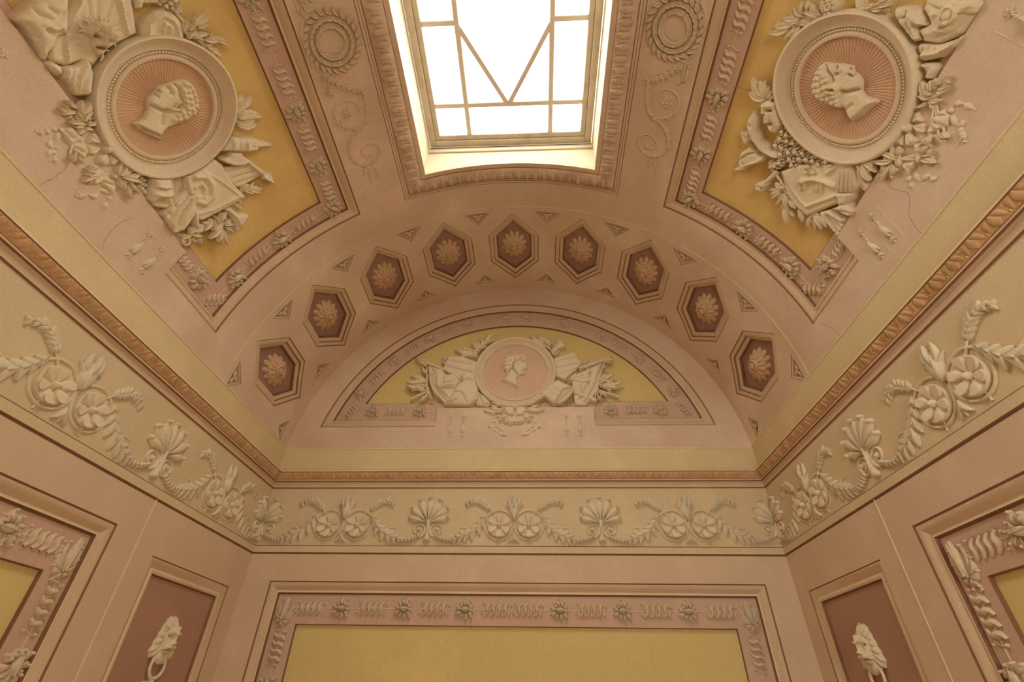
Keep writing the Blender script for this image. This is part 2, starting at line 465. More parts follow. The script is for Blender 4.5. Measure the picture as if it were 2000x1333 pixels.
# outlines of the relief pieces in surface coordinates
TR = {
 'headL':[[(-2.3913,-1.2575),(-2.3626,-1.261),(-2.3318,-1.2621),(-2.3024,-1.2472),(-2.2768,-1.2369),(-2.2674,-1.2186),(-2.253,-1.1996),(-2.2378,-1.1907),(-2.2266,-1.1911),(-2.2136,-1.189),(-2.2035,-1.1857),(-2.1919,-1.1829),(-2.1824,-1.1777),(-2.1719,-1.1712),(-2.1497,-1.1746),(-2.123,-1.1798),(-2.0973,-1.1812),(-2.0723,-1.1838),(-2.0489,-1.1887),(-2.0262,-1.1949),(-2.0114,-1.2076),(-1.9984,-1.2295),(-1.9943,-1.2596),(-2.0004,-1.2877),(-2.0064,-1.3127),(-2.0223,-1.3406),(-2.0463,-1.365),(-2.0728,-1.3739),(-2.1006,-1.3784),(-2.1297,-1.3784),(-2.1709,-1.3721),(-2.2116,-1.3654),(-2.2412,-1.3606),(-2.2704,-1.3665),(-2.2907,-1.3769),(-2.2948,-1.3962),(-2.311,-1.3926),(-2.3296,-1.3733),(-2.3603,-1.3283),(-2.3788,-1.2909)],[(-2.2677,-1.225),(-2.2456,-1.2422),(-2.2227,-1.275),(-2.1924,-1.2881)],[(-2.1781,-1.2848),(-2.1569,-1.3001),(-2.1253,-1.3066),(-2.1069,-1.2946),(-2.1153,-1.272),(-2.1363,-1.2707),(-2.1494,-1.2781)],[(-2.1256,-1.1835),(-2.1242,-1.2034),(-2.1288,-1.2209)],[(-2.2067,-1.1874),(-2.2035,-1.2065)],[(-2.0868,-1.1937),(-2.0765,-1.221),(-2.0928,-1.2536),(-2.0981,-1.2816),(-2.1029,-1.3033),(-2.1524,-1.3109)],[(-2.3873,-1.2646),(-2.3516,-1.3175),(-2.3102,-1.3698),(-2.2993,-1.3937)],[(-2.2665,-1.323),(-2.2365,-1.2936)]],
 'headL_b':[[(-2.0372,-1.2115),(-2.0163,-1.2269),(-2.0146,-1.2544),(-2.0425,-1.249),(-2.0638,-1.2397),(-2.0177,-1.2835),(-2.0507,-1.2792),(-2.0716,-1.2631),(-2.0271,-1.3104),(-2.062,-1.3084),(-2.0813,-1.2893),(-2.0415,-1.3388),(-2.0736,-1.338),(-2.0947,-1.321),(-2.0768,-1.3613),(-2.106,-1.3437),(-2.1336,-1.3304),(-2.1633,-1.3264),(-2.1341,-1.3548),(-2.1701,-1.3476),(-2.1942,-1.3355)],[(-2.135,-1.2917),(-2.179,-1.1887),(-2.199,-1.1925)],[(-2.1295,-1.2108)]],
 'headR':[[(2.024,-1.2291),(2.051,-1.2242),(2.0895,-1.2135),(2.1169,-1.2035),(2.1402,-1.1995),(2.1768,-1.1932),(2.1825,-1.2056),(2.1936,-1.2146),(2.2121,-1.2148),(2.227,-1.2207),(2.2478,-1.2301),(2.2643,-1.2501),(2.2736,-1.2702),(2.2902,-1.2782),(2.3143,-1.2859),(2.38,-1.276),(2.3841,-1.2846),(2.3536,-1.3328),(2.3328,-1.3842),(2.3076,-1.4196),(2.2902,-1.4115),(2.2712,-1.4007),(2.2336,-1.3789),(2.2102,-1.3928),(2.1803,-1.3964),(2.1296,-1.3987),(2.0897,-1.3991),(2.0548,-1.3936),(2.0272,-1.3715),(2.0096,-1.3456),(2.0053,-1.315),(2.0028,-1.2812),(2.0095,-1.2509)],[(2.1828,-1.3147),(2.2177,-1.3026),(2.2437,-1.2829),(2.2706,-1.2685)],[(2.1082,-1.3263),(2.1118,-1.3122),(2.135,-1.3123),(2.1476,-1.301),(2.166,-1.306),(2.1688,-1.3237),(2.1423,-1.3316),(2.1187,-1.338)],[(2.0954,-1.2173),(2.1053,-1.2346),(2.1215,-1.2497)],[(2.177,-1.2299),(2.2017,-1.2337)],[(2.0427,-1.2361),(2.0693,-1.257),(2.0995,-1.2672),(2.1189,-1.2844)],[(2.302,-1.4173),(2.3279,-1.3769),(2.3504,-1.328),(2.3788,-1.2825)],[(2.2749,-1.3441),(2.2507,-1.3809)]],
 'headR_b':[[(2.0168,-1.2576),(2.0152,-1.283),(2.0196,-1.3129),(2.0406,-1.2737),(2.0452,-1.3033),(2.0635,-1.2807),(2.032,-1.3435),(2.0563,-1.3308),(2.0746,-1.3078),(2.0924,-1.2915),(2.0496,-1.3692),(2.0741,-1.3561),(2.0923,-1.3327),(2.0776,-1.3842),(2.1036,-1.3669),(2.123,-1.3524),(2.1124,-1.3895),(2.1414,-1.3706),(2.1543,-1.3522),(2.1716,-1.3416),(2.171,-1.3807),(2.1932,-1.358),(2.204,-1.376)],[(2.1387,-1.3187),(2.1721,-1.2067),(2.2084,-1.2207)],[(2.1236,-1.2308)]],
 'headE':[[(-.1306,.8408),(-.0939,.8592),(-.0755,.897),(-.09,.9227),(-.1123,.9551),(-.1213,1.0138),(-.1103,1.0931),(-.0616,1.1299),(.0208,1.1422),(.0869,1.1277),(.0999,1.0873),(.1042,1.0369),(.1202,.9817),(.1191,.9688),(.0975,.9639),(.0889,.9511),(.0954,.9356),(.0889,.9025),(.0441,.8904),(.0167,.8579),(.0215,.7954),(.0344,.7522),(.0134,.7525),(-.0608,.7964)],[(.0335,.8892),(.0012,.9215),(-.0208,.9604)],[(-.0217,1.0255),(-.0104,.9926),(-.0209,.9668)],[(.1031,1.0501),(.0596,1.0507)],[(.0954,.9395),(.0654,.936)],[(.0595,1.0839),(.027,1.0512),(-.011,1.0385),(-.0316,.9605),(-.0736,.9097)],[(-.1252,.837),(-.0502,.7963),(.0323,.7559)]],
 'headE_b':[[(-.0882,1.0861),(-.0447,1.1055),(-.0009,1.1115),(.043,1.1068),(-.0926,1.0397),(-.0493,1.0523),(-.0004,1.0714),(-.097,.9938),(-.0592,.9998),(-.0852,.9483),(-.0476,.9543)],[(-.0191,.9928)],[(.0705,1.0373)]],
 'L_mask':[[(-2.4909,-.6947),(-2.4524,-.6879),(-2.3905,-.691),(-2.3195,-.7188),(-2.374,-.783),(-2.414,-.8233),(-2.4622,-.8206),(-2.4979,-.8468),(-2.5206,-.8501),(-2.5454,-.8555),(-2.5745,-.8777),(-2.5793,-.8663),(-2.5601,-.8101),(-2.5552,-.7507),(-2.5745,-.7184),(-2.5631,-.7031),(-2.5217,-.7008)],[(-2.493,-.7793),(-2.4831,-.8013),(-2.4445,-.8096)],[(-2.4925,-.7707),(-2.4667,-.7919),(-2.433,-.8011)],[(-2.4827,-.6974),(-2.4817,-.7313),(-2.4399,-.7666),(-2.3785,-.7785)],[(-2.4295,-.7263),(-2.4112,-.7555),(-2.3753,-.7618)],[(-2.5726,-.7275),(-2.5433,-.7536),(-2.5462,-.7918),(-2.5777,-.8423)],[(-2.5433,-.841),(-2.5179,-.8388),(-2.4771,-.8241)]],
 'L_shield':[[(-2.372,-.7807),(-2.2936,-.7503),(-2.2562,-.7326),(-2.0479,-.7953),(-2.1177,-.9367),(-2.2047,-.9394),(-2.2946,-.9461),(-2.3878,-.9765),(-2.4224,-.9383),(-2.4988,-.9309),(-2.5374,-.8934),(-2.5136,-.8467),(-2.4622,-.8206),(-2.414,-.8233)],[(-2.2716,-.7514),(-2.337,-.7837),(-2.4044,-.8177),(-2.4448,-.8676),(-2.487,-.9293)],[(-2.1045,-.7909),(-2.1434,-.8808),(-2.164,-.9305)],[(-2.1895,-.759),(-2.2511,-.8314)],[(-2.1296,-.7772),(-2.2256,-.8496)],[(-2.2327,-.7457),(-2.2831,-.8267)],[(-2.1205,-.8557),(-2.2316,-.883)],[(-2.338,-.8543),(-2.3952,-.8241)],[(-2.3616,-.8774),(-2.4209,-.8533)],[(-2.3731,-.8956),(-2.4386,-.8732)]],
 'L_medusa':[[(-2.3308,-.8793),(-2.3441,-.8521),(-2.3289,-.8293),(-2.3086,-.8287),(-2.277,-.8241),(-2.2551,-.8363),(-2.2307,-.851),(-2.2402,-.8783),(-2.2155,-.8887),(-2.2301,-.9099),(-2.263,-.9278),(-2.2938,-.9295),(-2.339,-.9437),(-2.3569,-.94),(-2.3557,-.9188),(-2.3483,-.8954)],[(-2.3205,-.8671),(-2.308,-.8813)],[(-2.2901,-.8945),(-2.2752,-.9066)],[(-2.2919,-.884),(-2.3176,-.9038)],[(-2.3401,-.91),(-2.3317,-.9199),(-2.316,-.921)],[(-2.3155,-.8466),(-2.288,-.8375)],[(-2.2685,-.838),(-2.2814,-.8588)],[(-2.2462,-.8552),(-2.2675,-.8767)],[(-2.2389,-.887),(-2.2615,-.905)]],
 'L_vessel':[[(-2.4224,-.9383),(-2.4041,-.9365),(-2.4034,-.9698),(-2.4188,-.9976),(-2.4904,-1.064),(-2.548,-1.0397),(-2.5488,-1.0148),(-2.5443,-.9893),(-2.5525,-.9552),(-2.519,-.9238),(-2.4596,-.9427)],[(-2.4204,-.9408),(-2.4813,-.9668),(-2.5174,-.9949),(-2.5502,-1.0351)],[(-2.4061,-.9704),(-2.4617,-.9926),(-2.4983,-1.0141),(-2.5275,-1.0461)],[(-2.5079,-.9319),(-2.543,-.9562)],[(-2.4879,-.9372),(-2.5414,-.9771)]],
 'L_vessel_tip':[[(-2.5774,-.8828),(-2.5427,-.8905),(-2.5217,-.9201),(-2.5395,-.9445),(-2.5634,-.947),(-2.5754,-.9291),(-2.5804,-.9005)],[(-2.5711,-.895),(-2.5525,-.9354)]],
 'L_round':[[(-2.1149,-.9599),(-2.0823,-.9135),(-2.0421,-.8904),(-1.989,-.8792),(-1.9432,-.886),(-1.9088,-.9112),(-1.8927,-.9504),(-1.897,-.9919),(-1.9221,-1.0363)],[(-2.0833,-.9627),(-2.046,-.9175),(-2.0073,-.9057),(-1.959,-.9096),(-1.9269,-.9388),(-1.9239,-.9745),(-1.9409,-1.0122)],[(-1.9996,-.9621),(-1.9749,-.9409)],[(-1.9721,-.9757),(-1.9565,-.9681),(-1.9625,-.9534)]],
 'L_scroll':[[(-2.0447,-.8076),(-1.9328,-.8404),(-1.9513,-.8568),(-2.016,-.8393),(-2.0334,-.8535),(-2.0597,-.8453)],[(-2.0585,-.8302),(-2.0266,-.8438)],[(-2.0104,-.8313),(-1.9447,-.8508)]],
 'L_leaves1':[[(-1.9005,-1.0126),(-1.8808,-.9605)],[(-1.8825,-1.001),(-1.8311,-.9783)],[(-1.8467,-.9951),(-1.7621,-.956)],[(-1.831,-1.0044),(-1.7501,-.9855)],[(-1.8827,-1.0185),(-1.8231,-1.0225)],[(-1.8333,-1.0081),(-1.7688,-1.0084)],[(-1.8763,-1.0429),(-1.7852,-1.0504)],[(-1.8287,-1.0634),(-1.7313,-1.0814)],[(-1.7685,-1.0833),(-1.7084,-1.1312)],[(-1.8355,-1.1026),(-1.7726,-1.1747)],[(-1.8309,-1.0764),(-1.7887,-1.1281)],[(-1.9032,-1.0338),(-1.8423,-1.0141)],[(-1.8869,-.9996),(-1.8554,-.9578)],[(-1.894,-.9041),(-1.8485,-.8808)],[(-1.9004,-.8981),(-1.8835,-.9197)]],
 'L_flowers1':[[(-1.9234,-.879),(-1.8956,-.8752),(-1.872,-.8699),(-1.8701,-.8908),(-1.8993,-.8964),(-1.8725,-.9106)]],
 'L_leaves2':[[(-1.8304,-1.4551),(-1.7612,-1.3864)],[(-1.8202,-1.4426),(-1.7235,-1.4154)],[(-1.8228,-1.4302),(-1.7926,-1.4039)],[(-1.8407,-1.4735),(-1.7589,-1.4347)],[(-1.8561,-1.4781),(-1.7736,-1.4799)],[(-1.8536,-1.4966),(-1.7404,-1.5088)],[(-1.8239,-1.5013),(-1.7149,-1.5416)],[(-1.8666,-1.5081),(-1.7764,-1.5463)],[(-1.8509,-1.4632),(-1.8203,-1.4144)],[(-1.8795,-1.5079),(-1.8264,-1.5415)],[(-1.8771,-1.5208),(-1.7681,-1.5681)]],
 'L_quiver':[[(-2.0491,-1.604),(-1.9514,-1.5763),(-1.937,-1.5745),(-1.8666,-1.6157),(-1.8031,-1.655),(-1.8104,-1.691),(-1.8415,-1.7142),(-1.9131,-1.6866),(-1.9957,-1.6392)],[(-1.9449,-1.5766),(-1.9881,-1.6402)],[(-1.868,-1.6182),(-1.909,-1.6855)],[(-1.8588,-1.6383),(-1.8116,-1.6647)],[(-1.8655,-1.6506),(-1.8184,-1.6774)],[(-1.8737,-1.6655),(-1.8265,-1.6926)],[(-1.9152,-1.5946),(-1.9553,-1.6578)]],
 'L_arrow':[[(-1.8116,-1.6711),(-1.7794,-1.6818),(-1.7678,-1.6926),(-1.7199,-1.7353),(-1.7907,-1.717),(-1.8292,-1.7042)],[(-1.8197,-1.6863),(-1.7283,-1.7312)]],
 'L_axe':[[(-2.0802,-1.6425),(-2.0172,-1.6577),(-1.9997,-1.6402),(-1.937,-1.6739),(-1.9391,-1.7017),(-1.9065,-1.7521),(-1.9704,-1.7498),(-2.0239,-1.7206),(-2.0618,-1.6795)],[(-2.0693,-1.6581),(-2.019,-1.7124),(-1.9652,-1.7408),(-1.9165,-1.7486)]],
 'L_banner':[[(-2.0845,-1.71),(-1.9269,-1.7608),(-1.8753,-1.8805),(-2.0551,-1.8684),(-2.0863,-1.8224),(-2.1038,-1.7575)],[(-2.0731,-1.7429),(-1.9468,-1.7832)],[(-2.068,-1.7928),(-1.909,-1.832)],[(-2.0703,-1.8324),(-1.8956,-1.8745)]],
 'L_spear':[[(-1.9245,-1.7502),(-1.8969,-1.8099),(-1.8701,-1.868)]],
 'L_spearhead':[[(-1.8828,-1.8713),(-1.8545,-1.8662),(-1.8346,-1.8986),(-1.8174,-1.8939),(-1.8316,-1.9877),(-1.8605,-1.9341),(-1.8904,-1.906)],[(-1.8787,-1.8842),(-1.836,-1.974)]],
 'L_standard':[[(-2.2074,-1.6362),(-2.1077,-1.6317),(-2.08,-1.6805),(-2.0865,-1.7415),(-2.081,-1.8257),(-2.052,-1.9362),(-2.0742,-1.9377),(-2.2246,-1.92),(-2.3764,-1.8924),(-2.4292,-1.8392),(-2.3983,-1.7601),(-2.3463,-1.654),(-2.3182,-1.6164)],[(-2.2706,-1.6468),(-2.2121,-1.6837),(-2.2101,-1.7434),(-2.248,-1.7986),(-2.3138,-1.8073),(-2.3466,-1.7705)],[(-2.313,-1.6953),(-2.2633,-1.6959),(-2.2575,-1.7387),(-2.2961,-1.7724),(-2.3304,-1.7486)],[(-2.2202,-1.6346),(-2.1722,-1.7086),(-2.1283,-1.7959),(-2.086,-1.9068)],[(-2.3929,-1.832),(-2.2865,-1.8755),(-2.0805,-1.9104)]],
 'L_pole':[[(-2.3098,-1.6126),(-2.3322,-1.6634),(-2.3503,-1.7087)],[(-2.3808,-1.7862),(-2.4055,-1.8364),(-2.4361,-1.8902)]],
 'L_flag':[[(-2.3186,-1.7109),(-2.3799,-1.7869),(-2.446,-1.8262),(-2.5293,-1.847),(-2.5815,-1.8249),(-2.5747,-1.7457),(-2.4945,-1.7221),(-2.3911,-1.7127)],[(-2.3401,-1.7222),(-2.4594,-1.7617),(-2.5613,-1.8105)],[(-2.3818,-1.7855),(-2.4814,-1.8125),(-2.5393,-1.8215)],[(-2.3976,-1.7211),(-2.4919,-1.7372),(-2.5634,-1.768)],[(-2.3819,-1.7388),(-2.4855,-1.7753),(-2.5336,-1.8055)]],
 'L_drum':[[(-2.4855,-1.5122),(-2.3946,-1.5719),(-2.4386,-1.6412),(-2.4827,-1.6856),(-2.532,-1.6875),(-2.574,-1.6433),(-2.578,-1.5911),(-2.5391,-1.5589),(-2.5092,-1.5441)],[(-2.5167,-1.5449),(-2.4748,-1.5855),(-2.4267,-1.6123)],[(-2.5252,-1.5508),(-2.4819,-1.594),(-2.4313,-1.6215)],[(-2.5483,-1.5734),(-2.5038,-1.6202),(-2.4469,-1.648)],[(-2.5564,-1.6315),(-2.5278,-1.64),(-2.5121,-1.6641),(-2.5426,-1.6573),(-2.5564,-1.6315)]],
 'L_cloth':[[(-2.3907,-1.5756),(-2.3219,-1.614),(-2.3533,-1.6745),(-2.4397,-1.6911),(-2.4437,-1.6377)],[(-2.3648,-1.6046),(-2.4175,-1.6813)]],
 'L_ladder':[[(-2.5688,-1.7045),(-2.4726,-1.6866),(-2.3543,-1.6739),(-2.3583,-1.7097),(-2.4829,-1.7308),(-2.5696,-1.7531)],[(-2.5677,-1.7118),(-2.4667,-1.6973),(-2.3559,-1.6855)],[(-2.5668,-1.7454),(-2.4819,-1.725),(-2.364,-1.7057)],[(-2.4726,-1.6866),(-2.4763,-1.7226)],[(-2.5375,-1.7027),(-2.5283,-1.7358)]],
 'L_trumpet':[[(-2.2141,-1.9275),(-2.1741,-1.9375),(-2.15,-2.0102),(-2.088,-2.0579),(-2.1623,-2.0937),(-2.2353,-2.105),(-2.2098,-2.0349),(-2.2093,-1.9675)],[(-2.1995,-1.9525),(-2.1774,-2.0283),(-2.1899,-2.073)],[(-2.0969,-2.0594),(-2.1662,-2.0869),(-2.2274,-2.0992)]],
 'L_leaves3':[[(-2.2884,-1.9906),(-2.4118,-2.0093)],[(-2.2989,-1.9826),(-2.3661,-1.9974)],[(-2.3055,-2.0151),(-2.3813,-2.0577)],[(-2.3003,-2.0192),(-2.3605,-2.0868)],[(-2.2984,-2.0283),(-2.3233,-2.1297)],[(-2.2813,-2.0035),(-2.223,-2.0365)],[(-2.2829,-2.0175),(-2.2516,-2.0921)],[(-2.2955,-1.9777),(-2.3047,-1.9121)],[(-2.2869,-1.9768),(-2.2501,-1.9233)],[(-2.2783,-1.9759),(-2.2187,-1.9461)],[(-2.2736,-1.9981),(-2.2206,-1.9966)],[(-2.3215,-1.9358),(-2.3643,-1.9838)],[(-2.325,-1.9186),(-2.4148,-1.9434)]],
 'L_leaves4':[[(-2.0449,-1.8763),(-1.985,-1.8887)],[(-2.0371,-1.8883),(-1.9255,-1.9502)],[(-2.0417,-1.896),(-1.9917,-1.9531)],[(-2.0364,-1.8746),(-2.033,-1.9195)],[(-1.9981,-1.8984),(-1.9404,-1.9705)],[(-2.1463,-1.9423),(-2.1059,-1.996)],[(-2.109,-1.9568),(-2.0885,-1.9486)]],
 'L_leaves5':[[(-2.5106,-1.9015),(-2.5426,-1.882)],[(-2.5036,-1.8929),(-2.4468,-1.8817)],[(-2.4948,-1.9219),(-2.4447,-1.9559)],[(-2.462,-1.9417),(-2.4833,-1.9946)],[(-2.4773,-1.9001),(-2.3915,-1.9073)],[(-2.4613,-1.9203),(-2.4178,-1.9263)],[(-2.5224,-1.9061),(-2.5579,-1.8621)],[(-2.508,-1.9181),(-2.4966,-1.9646)]],
 'L_bloom':[[(-2.5485,-1.913)]],
 'L_bow':[[(-2.5925,-1.2579),(-2.5946,-1.245),(-2.5909,-1.1936),(-2.6159,-1.1871),(-2.6492,-1.2036),(-2.649,-1.215)],[(-2.5989,-1.2647),(-2.662,-1.2218),(-2.6869,-1.2484),(-2.6706,-1.2702)],[(-2.6025,-1.2896),(-2.6584,-1.2779),(-2.6815,-1.3002),(-2.6583,-1.34),(-2.6267,-1.3295)],[(-2.5993,-1.3024),(-2.6381,-1.3402),(-2.617,-1.3611),(-2.5781,-1.3501)]],
 'L_bowstrokes':[[(-2.5948,-1.2555),(-2.6204,-1.2049)],[(-2.6022,-1.2655),(-2.6659,-1.2455)],[(-2.6065,-1.2925),(-2.6667,-1.3207)],[(-2.6012,-1.3067),(-2.6163,-1.3531)]],
 'L_ribbon1':[[(-2.7274,-1.0948),(-2.6685,-1.1219),(-2.6605,-1.1818),(-2.6804,-1.2419),(-2.7206,-1.2548),(-2.7325,-1.2099),(-2.7265,-1.1434)],[(-2.7098,-1.1094),(-2.6996,-1.159)],[(-2.7403,-1.1747),(-2.685,-1.1876)],[(-2.7281,-1.1871),(-2.7051,-1.2267)]],
 'L_ribbon2':[[(-2.7043,-1.291),(-2.6858,-1.3127),(-2.6817,-1.35),(-2.6765,-1.4347),(-2.7264,-1.4561),(-2.7278,-1.3825),(-2.7663,-1.3688),(-2.7395,-1.3226)],[(-2.7161,-1.3161),(-2.6874,-1.335)],[(-2.7415,-1.3548),(-2.6917,-1.3603)],[(-2.7237,-1.3785),(-2.6871,-1.4273)]],
 'L_tails':[[(-2.7286,-1.0988),(-2.7614,-1.0906),(-2.7895,-1.0839),(-2.8128,-1.065)],[(-2.7282,-1.1157),(-2.7698,-1.1325),(-2.7996,-1.1293),(-2.805,-1.1552),(-2.8346,-1.1575),(-2.8561,-1.1826)],[(-2.7856,-1.1474),(-2.8167,-1.1677),(-2.8428,-1.2089)],[(-2.7303,-1.4382),(-2.757,-1.4043),(-2.7999,-1.4112),(-2.8209,-1.3772),(-2.8443,-1.3727),(-2.8528,-1.3326)],[(-2.8233,-1.3795),(-2.8633,-1.3643),(-2.8736,-1.3483)],[(-2.7184,-1.4408),(-2.7527,-1.464),(-2.8243,-1.4827)]],
 'L_leaves6':[[(-2.6107,-1.1303),(-2.5423,-1.0606)],[(-2.5902,-1.1025),(-2.5192,-1.0767)],[(-2.5948,-1.0764),(-2.6105,-1.0268)],[(-2.6047,-1.0807),(-2.6653,-1.0364)],[(-2.6108,-1.087),(-2.6707,-1.0648)],[(-2.6186,-1.126),(-2.673,-1.0964)],[(-2.6027,-1.1346),(-2.533,-1.1178)],[(-2.604,-1.1487),(-2.5553,-1.1553)],[(-2.6024,-1.1153),(-2.6047,-1.0807)],[(-2.6243,-1.1572),(-2.5912,-1.1807)],[(-2.623,-1.1432),(-2.6606,-1.1321)],[(-2.5923,-1.111),(-2.572,-1.0645)],[(-2.5754,-1.1248),(-2.522,-1.0992)],[(-2.6275,-1.1605),(-2.6746,-1.1586)],[(-2.7583,-1.2041),(-2.7766,-1.2338)],[(-2.7416,-1.2249),(-2.7442,-1.2652)]],
 'L_leaves7':[[(-2.6326,-1.3999),(-2.5735,-1.366)],[(-2.6307,-1.4128),(-2.5246,-1.4563)],[(-2.6254,-1.4223),(-2.5562,-1.4965)],[(-2.6322,-1.4296),(-2.6679,-1.471)],[(-2.6275,-1.4628),(-2.6586,-1.5274)],[(-2.6162,-1.4585),(-2.6102,-1.5277)],[(-2.6418,-1.4171),(-2.6683,-1.4525)],[(-2.6359,-1.4035),(-2.5643,-1.3863)],[(-2.6454,-1.3913),(-2.6708,-1.3743)],[(-2.7113,-1.3248),(-2.7511,-1.2848)],[(-2.7354,-1.342),(-2.8039,-1.3256)],[(-2.7294,-1.3294),(-2.7728,-1.3057)],[(-2.6186,-1.415),(-2.5578,-1.4256)]],
 'L_grapes':[[(-2.5261,-1.4705),(-2.5032,-1.4856),(-2.5305,-1.4921),(-2.5189,-1.5124),(-2.5465,-1.5187),(-2.5511,-1.4907),(-2.5314,-1.5354),(-2.5592,-1.5416),(-2.5604,-1.5599),(-2.5626,-1.5202)]],
 'R_horn':[[(1.7443,-1.6002),(1.7812,-1.6255),(1.801,-1.6821),(1.8508,-1.7438),(1.9252,-1.7683),(1.9886,-1.7625),(2.0392,-1.779),(1.9716,-1.8073),(1.8744,-1.8032),(1.7912,-1.7619),(1.7344,-1.6931),(1.7314,-1.6533)],[(1.7577,-1.6672),(1.8051,-1.7388),(1.9051,-1.7867),(1.9967,-1.7797)],[(1.7499,-1.6704),(1.7701,-1.6868)]],
 'R_mask':[[(1.778,-1.5332),(1.8164,-1.5023),(1.8665,-1.4994),(1.9087,-1.55),(1.9504,-1.6014),(1.9318,-1.6614),(1.8977,-1.6662),(1.846,-1.6308),(1.7943,-1.5887)],[(1.8284,-1.5597),(1.8581,-1.5479)],[(1.8112,-1.6015),(1.8309,-1.5857)],[(1.849,-1.5668),(1.859,-1.6095)],[(1.8678,-1.6295),(1.8926,-1.6149)],[(1.791,-1.5435),(1.8635,-1.5118)]],
 'R_mask_b':[[(1.8461,-1.5603),(1.8225,-1.597),(1.8851,-1.634)],[(1.8881,-1.5855),(1.9061,-1.6448)]],
 'R_leaves1':[[(1.7902,-1.5211),(1.6672,-1.427)],[(1.78,-1.5174),(1.7155,-1.433)],[(1.7888,-1.5178),(1.6815,-1.5072)],[(1.8008,-1.5058),(1.8217,-1.4467)],[(1.7698,-1.5136),(1.7239,-1.5493)],[(1.7792,-1.4952),(1.7049,-1.4694)],[(1.7967,-1.4962),(1.7809,-1.4396)],[(1.7893,-1.4989),(1.7467,-1.4478)],[(1.817,-1.5035),(1.8423,-1.4646)]],
 'R_blossoms':[[(1.9644,-1.6345),(2.0017,-1.637),(1.9742,-1.674),(2.0177,-1.6694),(2.0592,-1.661),(1.9638,-1.7201),(2.0057,-1.7203),(2.0582,-1.7227),(2.097,-1.6984),(2.1402,-1.6837),(2.1376,-1.722),(2.1826,-1.7014),(2.0804,-1.757),(2.1107,-1.7787),(2.2216,-1.6877),(2.2091,-1.7316),(2.2603,-1.6899),(2.2997,-1.6473),(2.3328,-1.6556),(2.2556,-1.746),(2.2144,-1.7662),(2.0146,-1.7577),(2.014,-1.8359),(2.0324,-1.8041),(1.9885,-1.8539)]],
 'R_tablet':[[(2.058,-1.8561),(2.142,-1.7655),(2.2812,-1.6778),(2.3421,-1.6266),(2.4396,-1.5803),(2.5414,-1.6499),(2.4499,-1.7602),(2.4858,-1.7945),(2.3449,-1.9969),(2.2455,-1.9905),(2.1533,-1.9546)],[(2.0882,-1.8479),(2.1804,-1.9099),(2.267,-1.9366),(2.3197,-1.9377)],[(2.2144,-1.8264),(2.2811,-1.7726),(2.3536,-1.7482),(2.4063,-1.7393)],[(2.2144,-1.8264),(2.2329,-1.8768)],[(2.2327,-1.8239),(2.2476,-1.8586)],[(2.3441,-1.7796),(2.3527,-1.8168)],[(2.3159,-1.7976),(2.324,-1.827)],[(2.3344,-1.7027),(2.3537,-1.6589)],[(2.3197,-1.9377),(2.4558,-1.7688)]],
 'R_tabletmarks':[[(2.0729,-1.8566),(2.0854,-1.8424)],[(2.0852,-1.8692),(2.1,-1.8518)],[(2.1116,-1.8899),(2.1226,-1.8726)],[(2.1309,-1.902),(2.1411,-1.8832)],[(2.1597,-1.909),(2.1634,-1.8931)],[(2.1878,-1.9328),(2.1936,-1.9153),(2.1823,-1.9133)],[(2.2218,-1.948),(2.2274,-1.9304)],[(2.2445,-1.9516),(2.25,-1.934)]],
 'R_urn':[[(2.3875,-1.6464),(2.4433,-1.5856),(2.5458,-1.6469),(2.5368,-1.7023),(2.4366,-1.7625),(2.4113,-1.7033)],[(2.4079,-1.6418),(2.4595,-1.7454)],[(2.422,-1.6215),(2.4862,-1.7273)],[(2.4378,-1.6041),(2.5112,-1.7142)],[(2.459,-1.5949),(2.5321,-1.6959)],[(2.4869,-1.608),(2.5403,-1.6743)]],
 'R_cup':[[(2.4287,-1.7728),(2.5373,-1.6963),(2.5422,-1.7295),(2.5386,-1.7653),(2.5939,-1.7752),(2.5903,-1.8138),(2.4629,-1.8561),(2.4973,-1.8137),(2.4738,-1.7774)],[(2.4383,-1.7723),(2.5348,-1.7062)],[(2.4958,-1.8045),(2.5406,-1.768)],[(2.4724,-1.8518),(2.5836,-1.7914)]],
 'R_column':[[(2.3951,-1.9323),(2.455,-1.8689),(2.5721,-1.8522),(2.5799,-1.9692),(2.4777,-1.9523)],[(2.4547,-1.887),(2.5696,-1.863)],[(2.4559,-1.9043),(2.5565,-1.9555)],[(2.4775,-1.8973),(2.5703,-1.9443)],[(2.5045,-1.8905),(2.5712,-1.9159)],[(2.5314,-1.8835),(2.5721,-1.8879)]],
 'R_shell':[[(2.4377,-1.5777),(2.4773,-1.5502),(2.5343,-1.578),(2.591,-1.6396),(2.5777,-1.6661),(2.5137,-1.6448)],[(2.4479,-1.5791),(2.5714,-1.6453)],[(2.4652,-1.5649),(2.573,-1.6287)]],
 'R_pipe':[[(1.7591,-1.9287),(1.7593,-1.8734),(1.8035,-1.8155),(1.8538,-1.8219),(1.8824,-1.8328),(1.9288,-1.8291),(1.914,-1.8723),(1.8366,-1.9328),(1.8203,-1.9788),(1.7351,-2.0186),(1.785,-1.9652)],[(1.7743,-1.9122),(1.8112,-1.8582),(1.8443,-1.8335)],[(1.8309,-1.931),(1.9196,-1.8409)],[(1.7691,-1.924),(1.8113,-1.9314)]],
 'R_pipe_end':[[(1.6976,-1.7657),(1.7552,-1.7416),(1.7958,-1.7685),(1.7614,-1.8293),(1.7317,-1.7965)],[(1.7187,-1.7673),(1.7783,-1.7762)]],
 'R_mace':[[(1.925,-2.024),(1.9726,-1.9703),(2.008,-1.9813),(1.9977,-2.0483),(1.9562,-2.0601)],[(1.9408,-2.0248),(2.0001,-2.0196)],[(1.9503,-2),(1.9744,-2.0543)],[(1.9713,-1.9786),(1.9908,-2.0446)]],
